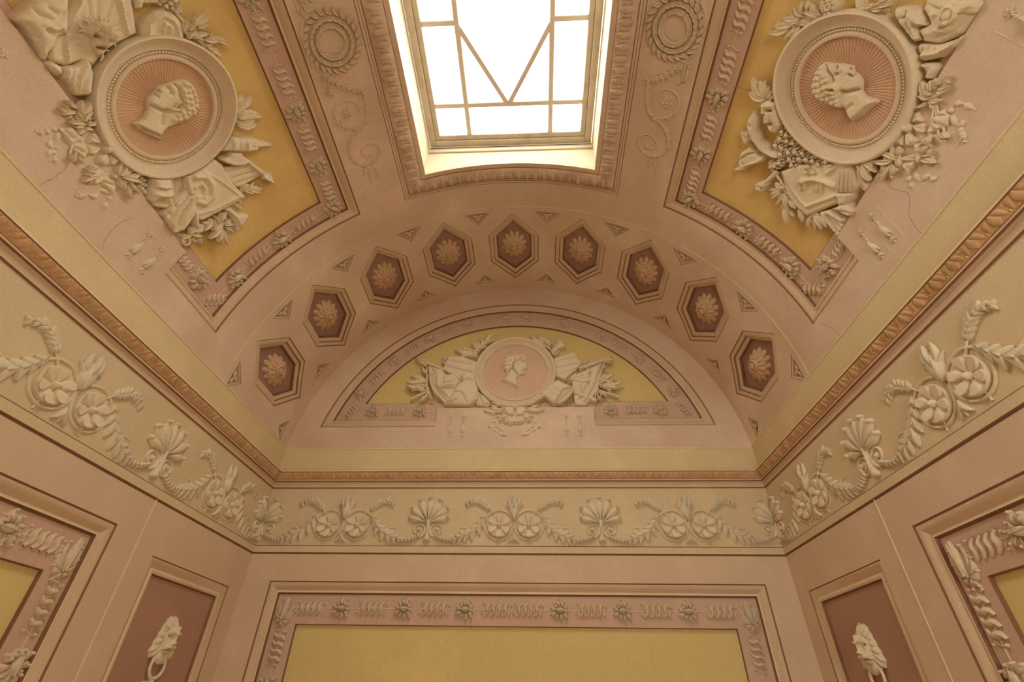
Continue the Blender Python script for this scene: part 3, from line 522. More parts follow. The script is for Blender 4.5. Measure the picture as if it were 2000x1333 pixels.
 'R_maceshaft':[[(2.0353,-1.8598),(2.0134,-1.9173),(1.9845,-1.9854)]],
 'R_leaves2':[[(2.0772,-1.9453),(2.0597,-2.0469)],[(2.115,-1.9598),(2.0852,-2.0456)],[(2.1378,-1.9644),(2.1222,-2.0563)],[(2.1604,-1.9879),(2.1572,-2.0728)],[(2.1872,-1.9991),(2.2437,-2.123)],[(2.1912,-1.9869),(2.2563,-2.0003)],[(2.2697,-1.9959),(2.3323,-2.0478)],[(2.3663,-1.9794),(2.3901,-2.0436)],[(2.3863,-1.9601),(2.4731,-1.9936)],[(2.3851,-1.9751),(2.4453,-2.0348)],[(2.0544,-1.9401),(2.1232,-1.936)],[(2.1301,-1.9692),(2.1985,-2.0399)],[(2.4101,-1.9473),(2.4903,-1.9706)],[(2.1113,-1.9526),(2.0583,-2.0331)],[(1.974,-1.8752),(2.0303,-1.8096)],[(1.9673,-1.8607),(1.9775,-1.82)]],
 'R_bow':[[(2.594,-1.2756),(2.5932,-1.2163),(2.6432,-1.2324),(2.6531,-1.239)],[(2.6004,-1.2833),(2.6583,-1.2417),(2.6844,-1.2765),(2.6678,-1.2891)],[(2.6142,-1.3017),(2.6769,-1.3131),(2.6732,-1.345),(2.6462,-1.3666),(2.5998,-1.3163)],[(2.5978,-1.3175),(2.6411,-1.3696),(2.595,-1.3785),(2.5841,-1.3763)]],
 'R_bowstrokes':[[(2.5933,-1.2721),(2.6181,-1.2293)],[(2.6054,-1.2824),(2.663,-1.2652)],[(2.6105,-1.3105),(2.6609,-1.3395)],[(2.5991,-1.3282),(2.6099,-1.3687)]],
 'R_ribbon1':[[(2.6808,-1.1971),(2.6941,-1.1585),(2.7359,-1.1634),(2.7619,-1.2007),(2.7282,-1.2403),(2.711,-1.2688),(2.6928,-1.2598)],[(2.695,-1.1897),(2.7276,-1.1728)],[(2.6952,-1.2369),(2.7319,-1.2382)],[(2.7046,-1.2159),(2.7517,-1.2063)]],
 'R_ribbon2':[[(2.6699,-1.3343),(2.7059,-1.3123),(2.7518,-1.3605),(2.7554,-1.4009),(2.7094,-1.369)],[(2.7027,-1.3613),(2.7391,-1.3509)]],
 'R_ribbon3':[[(2.6784,-1.4363),(2.7318,-1.3835),(2.7397,-1.4157),(2.7377,-1.4428),(2.6886,-1.4435)],[(2.6964,-1.425),(2.734,-1.4316)]],
 'R_tails':[[(2.7298,-1.159),(2.7288,-1.1233),(2.7646,-1.1054),(2.8218,-1.1004)],[(2.7459,-1.1632),(2.7896,-1.1804),(2.8065,-1.1612),(2.8103,-1.1946),(2.8435,-1.1964),(2.8503,-1.242)],[(2.8128,-1.183),(2.8578,-1.2036),(2.868,-1.2184)],[(2.7213,-1.446),(2.7556,-1.4733),(2.8023,-1.495)],[(2.7596,-1.4333),(2.81,-1.4438),(2.8209,-1.4047),(2.8508,-1.4025),(2.8716,-1.3795)],[(2.7101,-1.2776),(2.7341,-1.264),(2.753,-1.2532),(2.7922,-1.2415)]],
 'R_leaves3':[[(2.6072,-1.1514),(2.5347,-1.1116)],[(2.6085,-1.1609),(2.5624,-1.1622)],[(2.6107,-1.1397),(2.5722,-1.1174)],[(2.6232,-1.1388),(2.6546,-1.1141)],[(2.6144,-1.1131),(2.5893,-1.0757)],[(2.6148,-1.0982),(2.6173,-1.0564)],[(2.6241,-1.094),(2.6402,-1.0465)],[(2.6255,-1.1031),(2.6603,-1.0729)],[(2.6178,-1.1718),(2.5891,-1.1988)],[(2.6321,-1.1648),(2.6619,-1.1757)],[(2.6324,-1.1495),(2.6684,-1.1371)],[(2.608,-1.1209),(2.5763,-1.091)],[(2.5946,-1.1523),(2.5589,-1.1333)],[(2.6315,-1.1101),(2.6624,-1.1007)],[(2.7149,-1.2748),(2.7347,-1.2967)],[(2.7497,-1.2497),(2.7929,-1.2572)],[(2.7633,-1.2261),(2.7981,-1.2328)]],
 'R_leaves4':[[(2.6397,-1.4234),(2.5783,-1.3958)],[(2.6413,-1.4347),(2.5562,-1.4517)],[(2.6342,-1.4452),(2.5525,-1.4984)],[(2.6358,-1.4567),(2.6029,-1.5521)],[(2.6445,-1.4576),(2.6391,-1.5502)],[(2.6498,-1.4543),(2.6705,-1.4981)],[(2.7391,-1.3509),(2.7505,-1.3098)],[(2.7489,-1.3449),(2.7845,-1.3062)],[(2.7577,-1.3627),(2.8233,-1.3387)],[(2.6431,-1.4274),(2.6723,-1.4526)],[(2.6382,-1.4121),(2.6165,-1.3768)],[(2.7373,-1.3405),(2.7317,-1.3096)],[(2.4842,-1.5431),(2.5824,-1.542)],[(2.4933,-1.5442),(2.579,-1.5914)]],
 'R_lionskin':[[(2.2499,-.9139),(2.3002,-.8986),(2.3505,-.8929),(2.4181,-.9208),(2.43,-.9285),(2.3795,-.9482),(2.4295,-.9854),(2.4026,-1.0011),(2.3617,-.9845),(2.2822,-.9523),(2.2544,-.9305)],[(2.2975,-.9059),(2.3162,-.9267),(2.2985,-.9412)],[(2.3255,-.9121),(2.3947,-.9314)],[(2.3434,-.948),(2.405,-.9879)],[(2.3563,-.9438),(2.4129,-.9821)],[(2.2767,-.9328),(2.3205,-.9553)]],
 'R_helmet':[[(2.3649,-.8914),(2.3483,-.8483),(2.4697,-.8132),(2.5312,-.8002),(2.5801,-.8008),(2.5791,-.8563),(2.5701,-.9118),(2.5068,-.9731),(2.4389,-.9896),(2.3834,-.9589),(2.4264,-.9239)],[(2.3585,-.8621),(2.4219,-.8656),(2.4696,-.8591)],[(2.4252,-.9717),(2.4935,-.9565),(2.5456,-.9148),(2.5698,-.854)],[(2.4178,-.895),(2.4446,-.8752),(2.4724,-.872)],[(2.4734,-.9313),(2.4876,-.9149),(2.4884,-.892)],[(2.4875,-.9294),(2.507,-.9197)],[(2.5059,-.8396),(2.5059,-.813)]],
 'R_boss':[[(2.4978,-.8639)]],
 'R_brim':[[(2.4196,-1.0074),(2.4426,-.9944),(2.5092,-.9761),(2.5672,-.9313),(2.588,-.897),(2.585,-.9521),(2.5517,-1.0082),(2.4856,-1.0498),(2.4657,-1.0513)],[(2.4714,-1.0317),(2.5289,-1.0003),(2.5711,-.9544),(2.5866,-.9087)],[(2.4565,-1.0124),(2.4586,-1.0367)],[(2.48,-1.0005),(2.4893,-1.0279)],[(2.5033,-.9888),(2.5139,-1.0122)],[(2.5243,-.9749),(2.5363,-.9944)]],
 'R_feather':[[(2.5241,-.8527),(2.5306,-.8252),(2.5505,-.806),(2.5811,-.7999),(2.5809,-.837),(2.5403,-.8543)],[(2.532,-.8488),(2.537,-.8285),(2.5606,-.8094)]],
 'R_ribbon4':[[(2.4807,-1.0598),(2.5364,-1.0399),(2.5591,-1.0532),(2.5635,-1.0962),(2.5281,-1.1034),(2.4993,-1.078)],[(2.4942,-1.0608),(2.5365,-1.0452),(2.5503,-1.0569),(2.5508,-1.0887)],[(2.5057,-1.0753),(2.5302,-1.0845)]],
 'R_leaves5':[[(1.8141,-1.0772),(1.7242,-1.1032)],[(1.8174,-1.0929),(1.7552,-1.1446)],[(1.797,-1.1115),(1.6937,-1.145)],[(1.7839,-1.1285),(1.6747,-1.1867)],[(1.8189,-1.1225),(1.7789,-1.1975)],[(1.834,-1.1017),(1.8049,-1.1744)],[(1.8259,-1.0677),(1.7603,-1.0498)],[(1.9009,-1.0544),(1.819,-1.0532)],[(1.8852,-1.0395),(1.8439,-1.0089)],[(1.9165,-1.0376),(1.8519,-1.0211)],[(1.9228,-1.0265),(1.8839,-.9898)],[(1.8591,-1.0851),(1.8267,-1.1037)],[(1.8131,-1.0579),(1.7877,-1.0129)],[(1.8366,-1.0392),(1.8152,-1.0033)],[(1.878,-1.0735),(1.8442,-1.1056)],[(2.1073,-.9583),(2.1432,-.9425)],[(2.1413,-.9517),(2.1973,-.9329)],[(2.1703,-.9377),(2.227,-.9104)],[(2.1416,-.9401),(2.177,-.9133)],[(2.1895,-.921),(2.2254,-.8916)]],
 'R_cone':[[(1.9357,-.9983)],[(1.9728,-.9796),(1.9874,-.9638)]],
 'R_post':[[(2.0385,-.9389),(2.0665,-.9316),(2.089,-.9693),(2.0641,-.9761)],[(2.0532,-.938),(2.0726,-.9708)]],
 'E_flagL':[[(-.8466,1.0174),(-.7044,.9695),(-.6545,.9044),(-.4973,.8265),(-.5701,.6798),(-.6457,.5947),(-.7605,.6914),(-.8227,.8429)],[(-.8043,.9839),(-.7839,.8048),(-.6494,.6326)],[(-.7576,.9573),(-.7277,.7793),(-.6214,.6683)],[(-.8202,.9322),(-.7889,.7553),(-.6575,.609)]],
 'E_poleL':[[(-.938,1.0852),(-.8206,1.0302),(-.6822,.9666)],[(-.9656,.6477),(-.8971,.6868),(-.818,.731)]],
 'E_tipL':[[(-.9947,1.1089),(-.8823,1.1019),(-.849,1.0372),(-.9206,1.0356)],[(-.9733,1.0992),(-.8672,1.0508)]],
 'E_bannerL':[[(-.7011,.9695),(-.6637,1.1175),(-.5198,1.1221),(-.3691,1.0436),(-.373,.888),(-.4975,.829)],[(-.6597,1.0744),(-.4244,1.018)],[(-.6644,1.0082),(-.507,.9539),(-.3969,.9267)]],
 'E_helmetL':[[(-.7203,.7398),(-.6822,.8037),(-.6755,.8982),(-.579,.906),(-.5134,.8267),(-.5653,.7466),(-.6395,.7475)],[(-.6662,.8035),(-.5925,.8151)],[(-.7032,.7482),(-.5786,.7776)]],
 'E_jug':[[(-.6558,.5712),(-.5847,.6679),(-.5695,.7344),(-.495,.8239),(-.5291,.89),(-.462,.9301),(-.3808,.8754),(-.3403,.7258),(-.3446,.6178),(-.4131,.5573)],[(-.5616,.7039),(-.4861,.6789),(-.4375,.5833)],[(-.4964,.8139),(-.4448,.8384),(-.3898,.8127)],[(-.6136,.5849),(-.5232,.6195)]],
 'E_jug_b':[[(-.4652,.6787)],[(-.4448,.8384)]],
 'E_hammer':[[(-.6191,1.2166),(-.5475,1.192),(-.5118,1.2384),(-.3778,1.1948),(-.3695,1.1077),(-.4757,1.1254),(-.5201,1.1261),(-.5506,1.1605)],[(-.5253,1.1944),(-.3894,1.1649)],[(-.4358,1.193),(-.4087,1.1177)]],
 'E_clothL':[[(-.3473,.7198),(-.2763,.6623),(-.2163,.593),(-.2399,.5441),(-.3439,.5707),(-.3681,.6299)],[(-.3292,.6773),(-.293,.5819),(-.2416,.5815)],[(-.3487,.6535),(-.3336,.5706)]],
 'E_leavesL':[[(-.8437,.7682),(-1.0289,.7927)],[(-.8268,.8053),(-.9996,.8895)],[(-.8514,.8307),(-1.0276,.8202)],[(-.8121,.6823),(-.8828,.617)],[(-.803,.6943),(-.8274,.6344)],[(-.8389,.9067),(-.8993,.9983)],[(-.8553,.9977),(-.8966,1.0645)],[(-.8805,.806),(-.9461,.8953)],[(-.8897,.7936),(-.9563,.7325)],[(-.818,.731),(-.9169,.7567)],[(-.7777,.6578),(-.7527,.6217)]],
 'E_leavesTL':[[(-.356,1.1643),(-.3916,1.2966)],[(-.3248,1.205),(-.3599,1.3386)],[(-.3044,1.2461),(-.2254,1.3791)],[(-.3248,1.205),(-.4421,1.2904)],[(-.2832,1.2737),(-.2767,1.38)],[(-.3464,1.1915),(-.2839,1.2878)],[(-.6695,1.0612),(-.7093,1.129)],[(-.6877,1.0217),(-.704,1.0751)]],
 'E_trumpet':[[(.3348,1.1739),(.4045,1.2691),(.4183,1.3349),(.4934,1.2718),(.4963,1.2192),(.4406,1.2064),(.3718,1.1327)],[(.351,1.1669),(.4433,1.2685)],[(.4235,1.3249),(.4856,1.2262)]],
 'E_leavesTR':[[(.3084,1.2154),(.1491,1.3724)],[(.3094,1.2499),(.2164,1.3427)],[(.331,1.2288),(.2837,1.3344)],[(.3303,1.2081),(.3503,1.312)],[(.2872,1.2502),(.1879,1.3078)],[(.3819,1.1124),(.4381,1.1519)],[(.3923,1.0989),(.3829,1.1393)]],
 'E_bannerR':[[(.3722,1.0859),(.5715,1.1526),(.6383,1.0162),(.4662,.8373),(.3856,.8722)],[(.401,1.0458),(.5768,1.0961)],[(.3979,.9676),(.604,1.0167)],[(.416,.8907),(.5678,.9524)]],
 'E_poleR':[[(.6006,.9649),(.7212,1.0085),(.8542,1.0589)],[(.5413,.6922),(.6409,.6494),(.7407,.6014)],[(.7697,.7198),(.859,.6888),(.9469,.6546)]],
 'E_tipR':[[(.8349,1.0817),(.95,1.1012),(.8983,1.0491),(.8422,1.0237)],[(.8482,1.0524),(.9324,1.0882)]],
 'E_flagR':[[(.5315,.8766),(.8321,1.0291),(.7684,.7623),(.7138,.6428),(.6362,.5594),(.5439,.5683),(.5325,.7163)],[(.8047,.9879),(.7219,.7628),(.6269,.5966)],[(.7154,.9377),(.6702,.7634),(.5879,.6205)],[(.6271,.888),(.6046,.7156)]],
 'E_hook':[[(.474,.8248),(.5672,.9078),(.608,.8406),(.7028,.8469),(.6948,.8122),(.6416,.798),(.5593,.8163)],[(.4973,.8295),(.5938,.8633)]],
 'E_drum':[[(.2316,.6811),(.3924,.8308),(.5361,.743),(.54,.7042),(.4272,.5636),(.3531,.5597)],[(.2842,.719),(.4044,.6223)],[(.5384,.7284),(.439,.7053),(.3669,.5758)],[(.3272,.7673),(.427,.6695)]],
 'E_leavesR':[[(.7861,.7865),(.9315,.8841)],[(.7954,.7742),(.9951,.8025)],[(.7931,.7498),(.9402,.73)],[(.7589,.7139),(.8338,.6416)],[(.7546,.6661),(.7791,.601)],[(.778,.8112),(.8687,.8849)],[(.7332,.6544),(.7088,.6076)],[(.8378,1.0003),(.854,.9486)],[(.8457,1.0263),(.9392,1.0511)],[(.6566,1.0029),(.7034,1.0545)]],
 'E_bow':[[(-.0029,.542),(-.0867,.5497),(-.096,.5106),(-.0727,.467),(-.009,.4552)],[(.0052,.542),(.0887,.5482),(.0988,.5089),(.0765,.4658),(.0112,.455)]],
 'E_leavesB':[[(-.0965,.5336),(-.279,.5064)],[(-.1276,.5513),(-.2158,.5812)],[(-.1058,.4992),(-.1763,.4827)],[(-.0971,.5568),(-.1704,.6043)],[(.1069,.5318),(.2687,.5132)],[(.1172,.5548),(.2095,.6006)],[(.1069,.5031),(.1974,.4796)],[(.0968,.555),(.1585,.6129)],[(-.1265,.5108),(-.2293,.5348)],[(.1271,.5144),(.2188,.5481)]],
 'E_ribbons':[[(-.0643,.4534),(-.1245,.4426),(-.1637,.4092),(-.213,.3873),(-.2211,.3432)],[(-.1633,.398),(-.1419,.3536),(-.1009,.3096),(-.0752,.2642)],[(-.1522,.3647),(-.1706,.321),(-.0998,.2664)],[(.0766,.4523),(.1267,.4406),(.1664,.4067),(.2108,.3842),(.2199,.3402)],[(.1663,.3956),(.146,.3516),(.1062,.3083),(.0719,.2633)],[(.156,.3626),(.1752,.3187),(.0963,.2706)]],
 'E_garland':[[(-.1447,.4427),(-.1041,.4312),(-.0731,.3918),(-.0379,.3805),(-.0031,.3913),(.0368,.3855),(.0666,.3964),(.1066,.4239),(.1467,.4404),(-.1235,.4089),(.1265,.407)]],
 'W_wreath':[[(-1.1286,-1.277)]],
 'W_stem':[[(-1.2561,-1.1684),(-1.2922,-1.2096),(-1.3013,-1.294),(-1.2889,-1.3793),(-1.2392,-1.441)]],
 'W_branch':[[(-1.2455,-1.4296),(-1.1877,-1.5049),(-1.1044,-1.5794),(-1.019,-1.6238)],[(-1.2585,-1.4643),(-1.2592,-1.5533),(-1.2266,-1.5841)],[(-1.2425,-1.4497),(-1.2363,-1.5202),(-1.2396,-1.5595)]],
 'W_scroll1':[[(-1.019,-1.6238),(-1.0217,-1.709),(-1.0405,-1.7929),(-1.0843,-1.8427),(-1.1653,-1.8393),(-1.2318,-1.7933),(-1.2555,-1.729),(-1.235,-1.6707),(-1.1804,-1.6424),(-1.1225,-1.6527),(-1.0804,-1.6975),(-1.0782,-1.7533)]],
 'W_scroll2':[[(-1.0859,-1.848),(-1.1525,-1.8729),(-1.2106,-1.9239),(-1.2411,-1.9981),(-1.2303,-2.0785),(-1.1725,-2.134),(-1.0918,-2.138),(-1.0353,-2.0923),(-1.0233,-2.026),(-1.067,-1.9865),(-1.1232,-1.992),(-1.1553,-2.037),(-1.1323,-2.0839),(-1.0935,-2.0786)]],
 'W_flower':[[(-1.1702,-1.73)]],
 'W_wisps':[[(-1.1855,-2.1355),(-1.2,-2.2239)],[(-1.1552,-2.1606),(-1.1388,-2.2349)],[(-1.1175,-2.1617),(-1.0953,-2.2868)],[(-1.1661,-2.1968),(-1.1722,-2.3267)]],
 'cracks':[[(-2.7785,-1.2325),(-2.8562,-1.2428),(-2.9644,-1.229)],[(2.6024,-1.5579),(2.6601,-1.5552),(2.7102,-1.5564),(2.7842,-1.5247),(2.8222,-1.5408),(2.8621,-1.594),(2.9187,-1.6098),(2.9829,-1.6114)],[(2.7997,-2.4792),(2.9098,-2.41),(3.0102,-2.3764)],[(1.566,-1.5093),(1.6197,-1.5045),(1.6882,-1.503)],[(.9257,-1.6584),(1.0389,-1.5865),(1.1494,-1.5248)],[(-2.7151,-1.6063),(-2.8103,-1.58),(-2.9167,-1.5905),(-2.962,-1.6114)]],
 'E_drumhead':[[(.5387,.7344),(.5417,.6982),(.5078,.6449),(.4591,.5924),(.4067,.558),(.3663,.5619),(.3731,.6049),(.4113,.6637),(.4654,.7171),(.5079,.7384)],[(.5222,.7165),(.4464,.6455),(.3821,.5756)]],
}
# ================================================================ STRUCTURE
BF = -ZS                                     # floor level in wall coordinates
def sheet(outer, holes, step, zones=None, h=0.0, lines=(), step2=None):
    g = cdt(outer, holes, step, step2)
    V, F = g; V[:, 2] = h
    return V, F

def ccw_mirror(p): return [(-x, y) for x, y in reversed(list(p))]

# recess outlines, counter-clockwise seen from inside
VF_L = [(-2.78, -2.53), (-1.317, -2.53), (-1.317, .01), (-2.78, .01), (-2.78, -.553), (-2.585, -.553), (-2.585, -1.967), (-2.78, -1.967)]
VF_R = ccw_mirror(VF_L)
SKY = rect(-.712, .712, -2.354, -.166)
HEXS = .642
HEX = [(.24, -3.48), (.24, -3.14), (0, -2.89), (-.24, -3.14), (-.24, -3.48), (0, -3.735)]
HEX = [(x, y) for x, y in HEX]
def hexagon(i): return [(x + (i - 4) * HEXS, y) for x, y in HEX]
def tri_up(s): return [(s - .115, -2.865), (s, -2.995), (s + .115, -2.865)]
def tri_dn(s): return [(s - .105, -3.765), (s + .105, -3.765), (s, -3.655)]
TRIS = [s for s in [(-4.5 + k) * HEXS for k in range(10)]]
LR, LB = 1.78, .356
_t0 = math.asin(LB / LR)
LUN = list(map(tuple, arc(LR, _t0, math.pi - _t0, 61))) + [(-.705, LB), (-.705, .543), (.705, .543), (.705, LB)]
EP = rect(-1.80, 1.80, -2.55, -.903)
SP_L = rect(-.008, 2.528, -2.55, -.903)
LP_L = rect(2.871, 3.728, -2.3, -.975)

def halfhex(s):  # triangles at the ends of the row are cut by the band line
    return s

# ---- vault
LIM = 2.987
tri_holes = []
TRI_LIST = []
for s in TRIS:
    TRI_LIST.append(('up', s, tri_up(s))); TRI_LIST.append(('dn', s, tri_dn(s)))
holes = [SKY, VF_L, VF_R] + [hexagon(i) for i in range(9)] + [t[2] for t in TRI_LIST]
g = cdt(rect(-LIM, LIM, -2.812, -YB), [SKY, VF_L, VF_R], .05)
ceil_ = struct('ceiling', g[0], g[1], 'vault', 'V', 'barrel vault of pinkish painted plaster with a skylight at its crown', smooth=True)
g = cdt(rect(-LIM, LIM, -D, -2.812), [hexagon(i) for i in range(9)] + [t[2] for t in TRI_LIST], .05)
onsurf('coffered_band', 'V', g, 'vault', ceil_)
for sgn in (-1, 1):
    p = rect(-math.pi, -LIM, -D, -YB) if sgn < 0 else rect(LIM, math.pi, -D, -YB)
    onsurf('springing_band', 'V', cdt(p, [], .05), 'band', ceil_)
    onsurf('fillet', 'V', strap((sgn * LIM, -D), (sgn * LIM, -YB), .012, .004), 'hi', ceil_)
onsurf('fillet', 'V', strap((-LIM, -2.812), (LIM, -2.812), .008, .002, .05), 'hi', ceil_)

# ---- walls
bottom = rect(-2, 2, BF, -.708)
g = cdt(bottom, [EP], .5)
wall_E = struct('wall_back', g[0], g[1], 'wall', 'E', 'end wall with a framed yellow panel below a lunette')
onsurf('frieze_field', 'E', cdt(rect(-2, 2, -.708, -.2), [], .5), 'frieze', wall_E)
onsurf('plain_band', 'E', cdt([(-2, -.2), (2, -.2), (2, 0), (math.sqrt(4 - .145 ** 2), .145), (-math.sqrt(4 - .145 ** 2), .145), (-2, 0)], [], .5), 'band', wall_E)
_ta = math.asin(.145 / 2)
g = cdt(list(map(tuple, arc(2.0, _ta, math.pi - _ta, 91))), [LUN], .3)
onsurf('lunette_field', 'E', g, 'vault', wall_E)
onsurf('fillet', 'E', strap((-1.995, .145), (1.995, .145), .012, .004), 'hi', wall_E)
walls = {'E': wall_E}
for S, nm, lab in (('L', 'wall_left', 'left wall with a framed yellow panel and a mauve lion panel'),
                   ('R', 'wall_right', 'right wall with a framed yellow panel and a mauve lion panel')):
    fl = (lambda p: p) if S == 'L' else ccw_mirror
    lo, hi = (YB, D) if S == 'L' else (-D, -YB)
    g = cdt(rect(lo, hi, BF, -.708), [fl(SP_L), fl(LP_L)], .5)
    walls[S] = struct(nm, g[0], g[1], 'wall', S, lab)
    onsurf('frieze_field', S, cdt(rect(lo, hi, -.708, -.2), [], .5), 'frieze', walls[S])
    onsurf('plain_band', S, cdt(rect(lo, hi, -.2, 0), [], .5), 'band', walls[S])
    y = 2.714 if S == 'L' else -2.714
    onsurf('incised_line', S, strap((y, -.708), (y, -2.9), .010, .003), 'hi', walls[S])
# rear wall behind the camera and the floor
_n = 40
rear = [(-2, 0), (2, 0), (2, ZS)] + [(2 * math.cos(t), ZS + 2 * math.sin(t)) for t in np.linspace(0, math.pi, _n)[1:-1]] + [(-2, ZS)]
WX0, WX1, WZ0, WZ1 = .5, 1.75, 1.1, 2.8        # unseen window opening added behind the camera for fill light, on the right
g = cdt(rear, [rect(WX0, WX1, WZ0, WZ1)], .5)
struct('wall_front', [(x, YB, z) for x, z, _ in g[0]], g[1], 'wall', 'W', 'plain rear wall of the room with an added window for fill light')
rw = link('added_fill_window', None); rw.location = (WX0, YB, WZ0); tag(rw, 'unseen tall window added in the rear wall to brighten the vault', None, None, 'structure')
def rwp(name, b, mat):
    x0, x1, z0, z1, ya, yb = b
    V = [(x, y, z) for z in (z0, z1) for x, y in ((x0, ya), (x1, ya), (x1, yb), (x0, yb))]
    link(name, mesh(name, V, [(3, 2, 1, 0), (4, 5, 6, 7), (0, 1, 5, 4), (1, 2, 6, 5), (2, 3, 7, 6), (3, 0, 4, 7)], mat, False), rw)
ww, wh = WX1 - WX0, WZ1 - WZ0
for b in ((0, .06, 0, wh), (ww - .06, ww, 0, wh), (.06, ww - .06, 0, .06), (.06, ww - .06, wh - .06, wh)): rwp('sash', (*b, -.06, .02), 'reveal')
rwp('mullion', (ww / 2 - .025, ww / 2 + .025, .06, wh - .06, -.05, .01), 'reveal')
for x0, x1 in ((.06, ww / 2 - .025), (ww / 2 + .025, ww - .06)):
    for k in range(3):
        z0 = .06 + k * (wh - .12) / 3; z1 = .06 + (k + 1) * (wh - .12) / 3
        if k: rwp('glazing_bar', (x0, x1, z0 - .012, z0 + .012, -.04, 0), 'reveal')
        rwp('pane', (x0, x1, z0 + (.012 if k else 0), z1 - (.012 if k < 2 else 0), -.022, -.018), 'glass')

struct('floor', [(-2, YB, 0), (2, YB, 0), (2, D, 0), (-2, D, 0)], [(0, 1, 2, 3)], 'floor', 'W', 'pale terracotta floor of the room')

# ---- frieze fillets and base mouldings on the three walls
def run(S, lo, hi, prof, name, mats, parent, mitre=True):
    """horizontal moulding: prof (b, h, material) along the wall from lo to hi, mitred into the corners"""
    V, F, MI = [], [], []
    for b, h, *_ in prof:
        V.append((lo[0] + (h if lo[1] else 0), b, h)); V.append((hi[0] - (h if hi[1] else 0), b, h))
    for j in range(len(prof) - 1):
        F.append((2 * j, 2 * j + 1, 2 * j + 3, 2 * j + 2)); MI.append(prof[j][2] if len(prof[j]) > 2 else 0)
    F = [tuple(reversed(f)) for f in F]
    return onsurf(name, S, (np.array(V), F), mats, parent, smooth=True, sharp=30, midx=MI)

ENDS = {'E': ((-2, 1), (2, 1)), 'L': ((YB, 0), (D, 1)), 'R': ((-D, 1), (-YB, 0))}
FR_PROF = [(-.650, 0, 1), (-.654, .001, 1), (-.658, .008, 0), (-.704, .008, 1), (-.710, 0, 1), (-.716, 0.0005, 1)]
CO_PROF = [(-.040, 0, 0), (-.068, .056, 2), (-.072, .060, 2), (-.082, .060, 1), (-.086, .055, 0), (-.100, .050, 0), (-.116, .036, 0), (-.132, .024, 1),
           (-.136, .024, 3), (-.139, .028, 3), (-.149, .028, 1), (-.153, .016, 3), (-.165, .009, 3), (-.185, .006, 3), (-.188, .010, 3), (-.199, .010, 1), (-.204, 0.0005, 1)]
cornices = {}
for i, S in enumerate('ELR'):
    run(S, *ENDS[S], FR_PROF, 'frieze_fillet', ['frieze', 'line'], walls[S])
    o = run(S, *ENDS[S], CO_PROF, 'trim_%d' % (i + 1), ['cornice', 'line', 'hi', 'mould'], None)
    tag(o, {'E': 'leaf-carved cornice across the end wall', 'L': 'leaf-carved cornice along the left wall', 'R': 'leaf-carved cornice along the right wall'}[S], None, None, 'structure')
    cornices[S] = o

# ---- recessed frames
FRAME_PROF = [(0, 0, 1), (.006, -.008, 0), (.012, -.004, 0), (.022, -.005, 0), (.036, -.012, 0), (.050, -.024, 0), (.057, -.029, 2), (.063, -.029, 2), (.065, -.021, 2), (.073, -.021, 1), (.078, -.036, 1), (.084, -.036, 0)]
HS, HY = -.036, -.056            # levels of the garland strip and of the coloured field
_trim = [4]
def recess(S, outline, inner, mat_field, label, moulding_path=None, closed=True, step=.05, prof=FRAME_PROF, fieldname='painted_field', strip_poly=None, parent=None, arcstep=None):
    path = moulding_path if moulding_path is not None else outline
    V, F, MI = sweep(path, prof, closed, step)
    o = onsurf('trim_%d' % _trim[0], S, (V, F), ['mould', 'line', 'hi'], None, sharp=30, midx=MI)
    _trim[0] += 1
    tag(o, label, None, None, 'structure')
    w = prof[-1][0]
    if strip_poly is None: strip_poly = [tuple(p) for p in offset(outline, w, True)]
    if inner is not None:
        g = cdt(strip_poly, [inner], step * 2); g[0][:, 2] = prof[-1][1]
        onsurf('garland_strip', S, g, 'strip', o, smooth=S == 'V')
        g2 = sweep(inner, [(0, HS, 0), (.0035, HS - .002, 0), (.004, HY, 0)], True, step)
        onsurf('field_edge', S, g2[:2], 'line', o, smooth=S == 'V', sharp=30)
        g = cdt(inner, [], step * 2); g[0][:, 2] = HY
        onsurf(fieldname, S, g, mat_field, o, smooth=S == 'V')
    else:
        g = cdt(strip_poly, [], step * 2); g[0][:, 2] = prof[-1][1]
        onsurf(fieldname, S, g, mat_field, o, smooth=S == 'V')
    TRIMS[label] = o
    return o
TRIMS = {}

recess('E', EP, rect(-1.547, 1.547, -2.3, -1.176), 'yellow', 'moulded frame of the yellow panel on the end wall', step=.5)
for S in 'LR':
    fl = (lambda p: p) if S == 'L' else ccw_mirror
    side = 'left' if S == 'L' else 'right'
    recess(S, fl(SP_L), fl(rect(.23, 2.29, -2.3, -1.174)), 'yellow', 'moulded frame of the yellow panel on the %s wall' % side, step=.5)
    LPROF = [(0, 0, 1), (.006, -.004, 0), (.012, -.002, 0), (.024, -.006, 0), (.040, -.016, 0), (.052, -.020, 2), (.056, -.015, 2), (.066, -.015, 0), (.078, -.018, 1), (.081, -.032, 1), (.086, -.032, 0)]
    recess(S, fl(LP_L), None, 'mauve', 'moulded frame of the mauve lion panel on the %s wall' % side, step=.5, prof=LPROF)
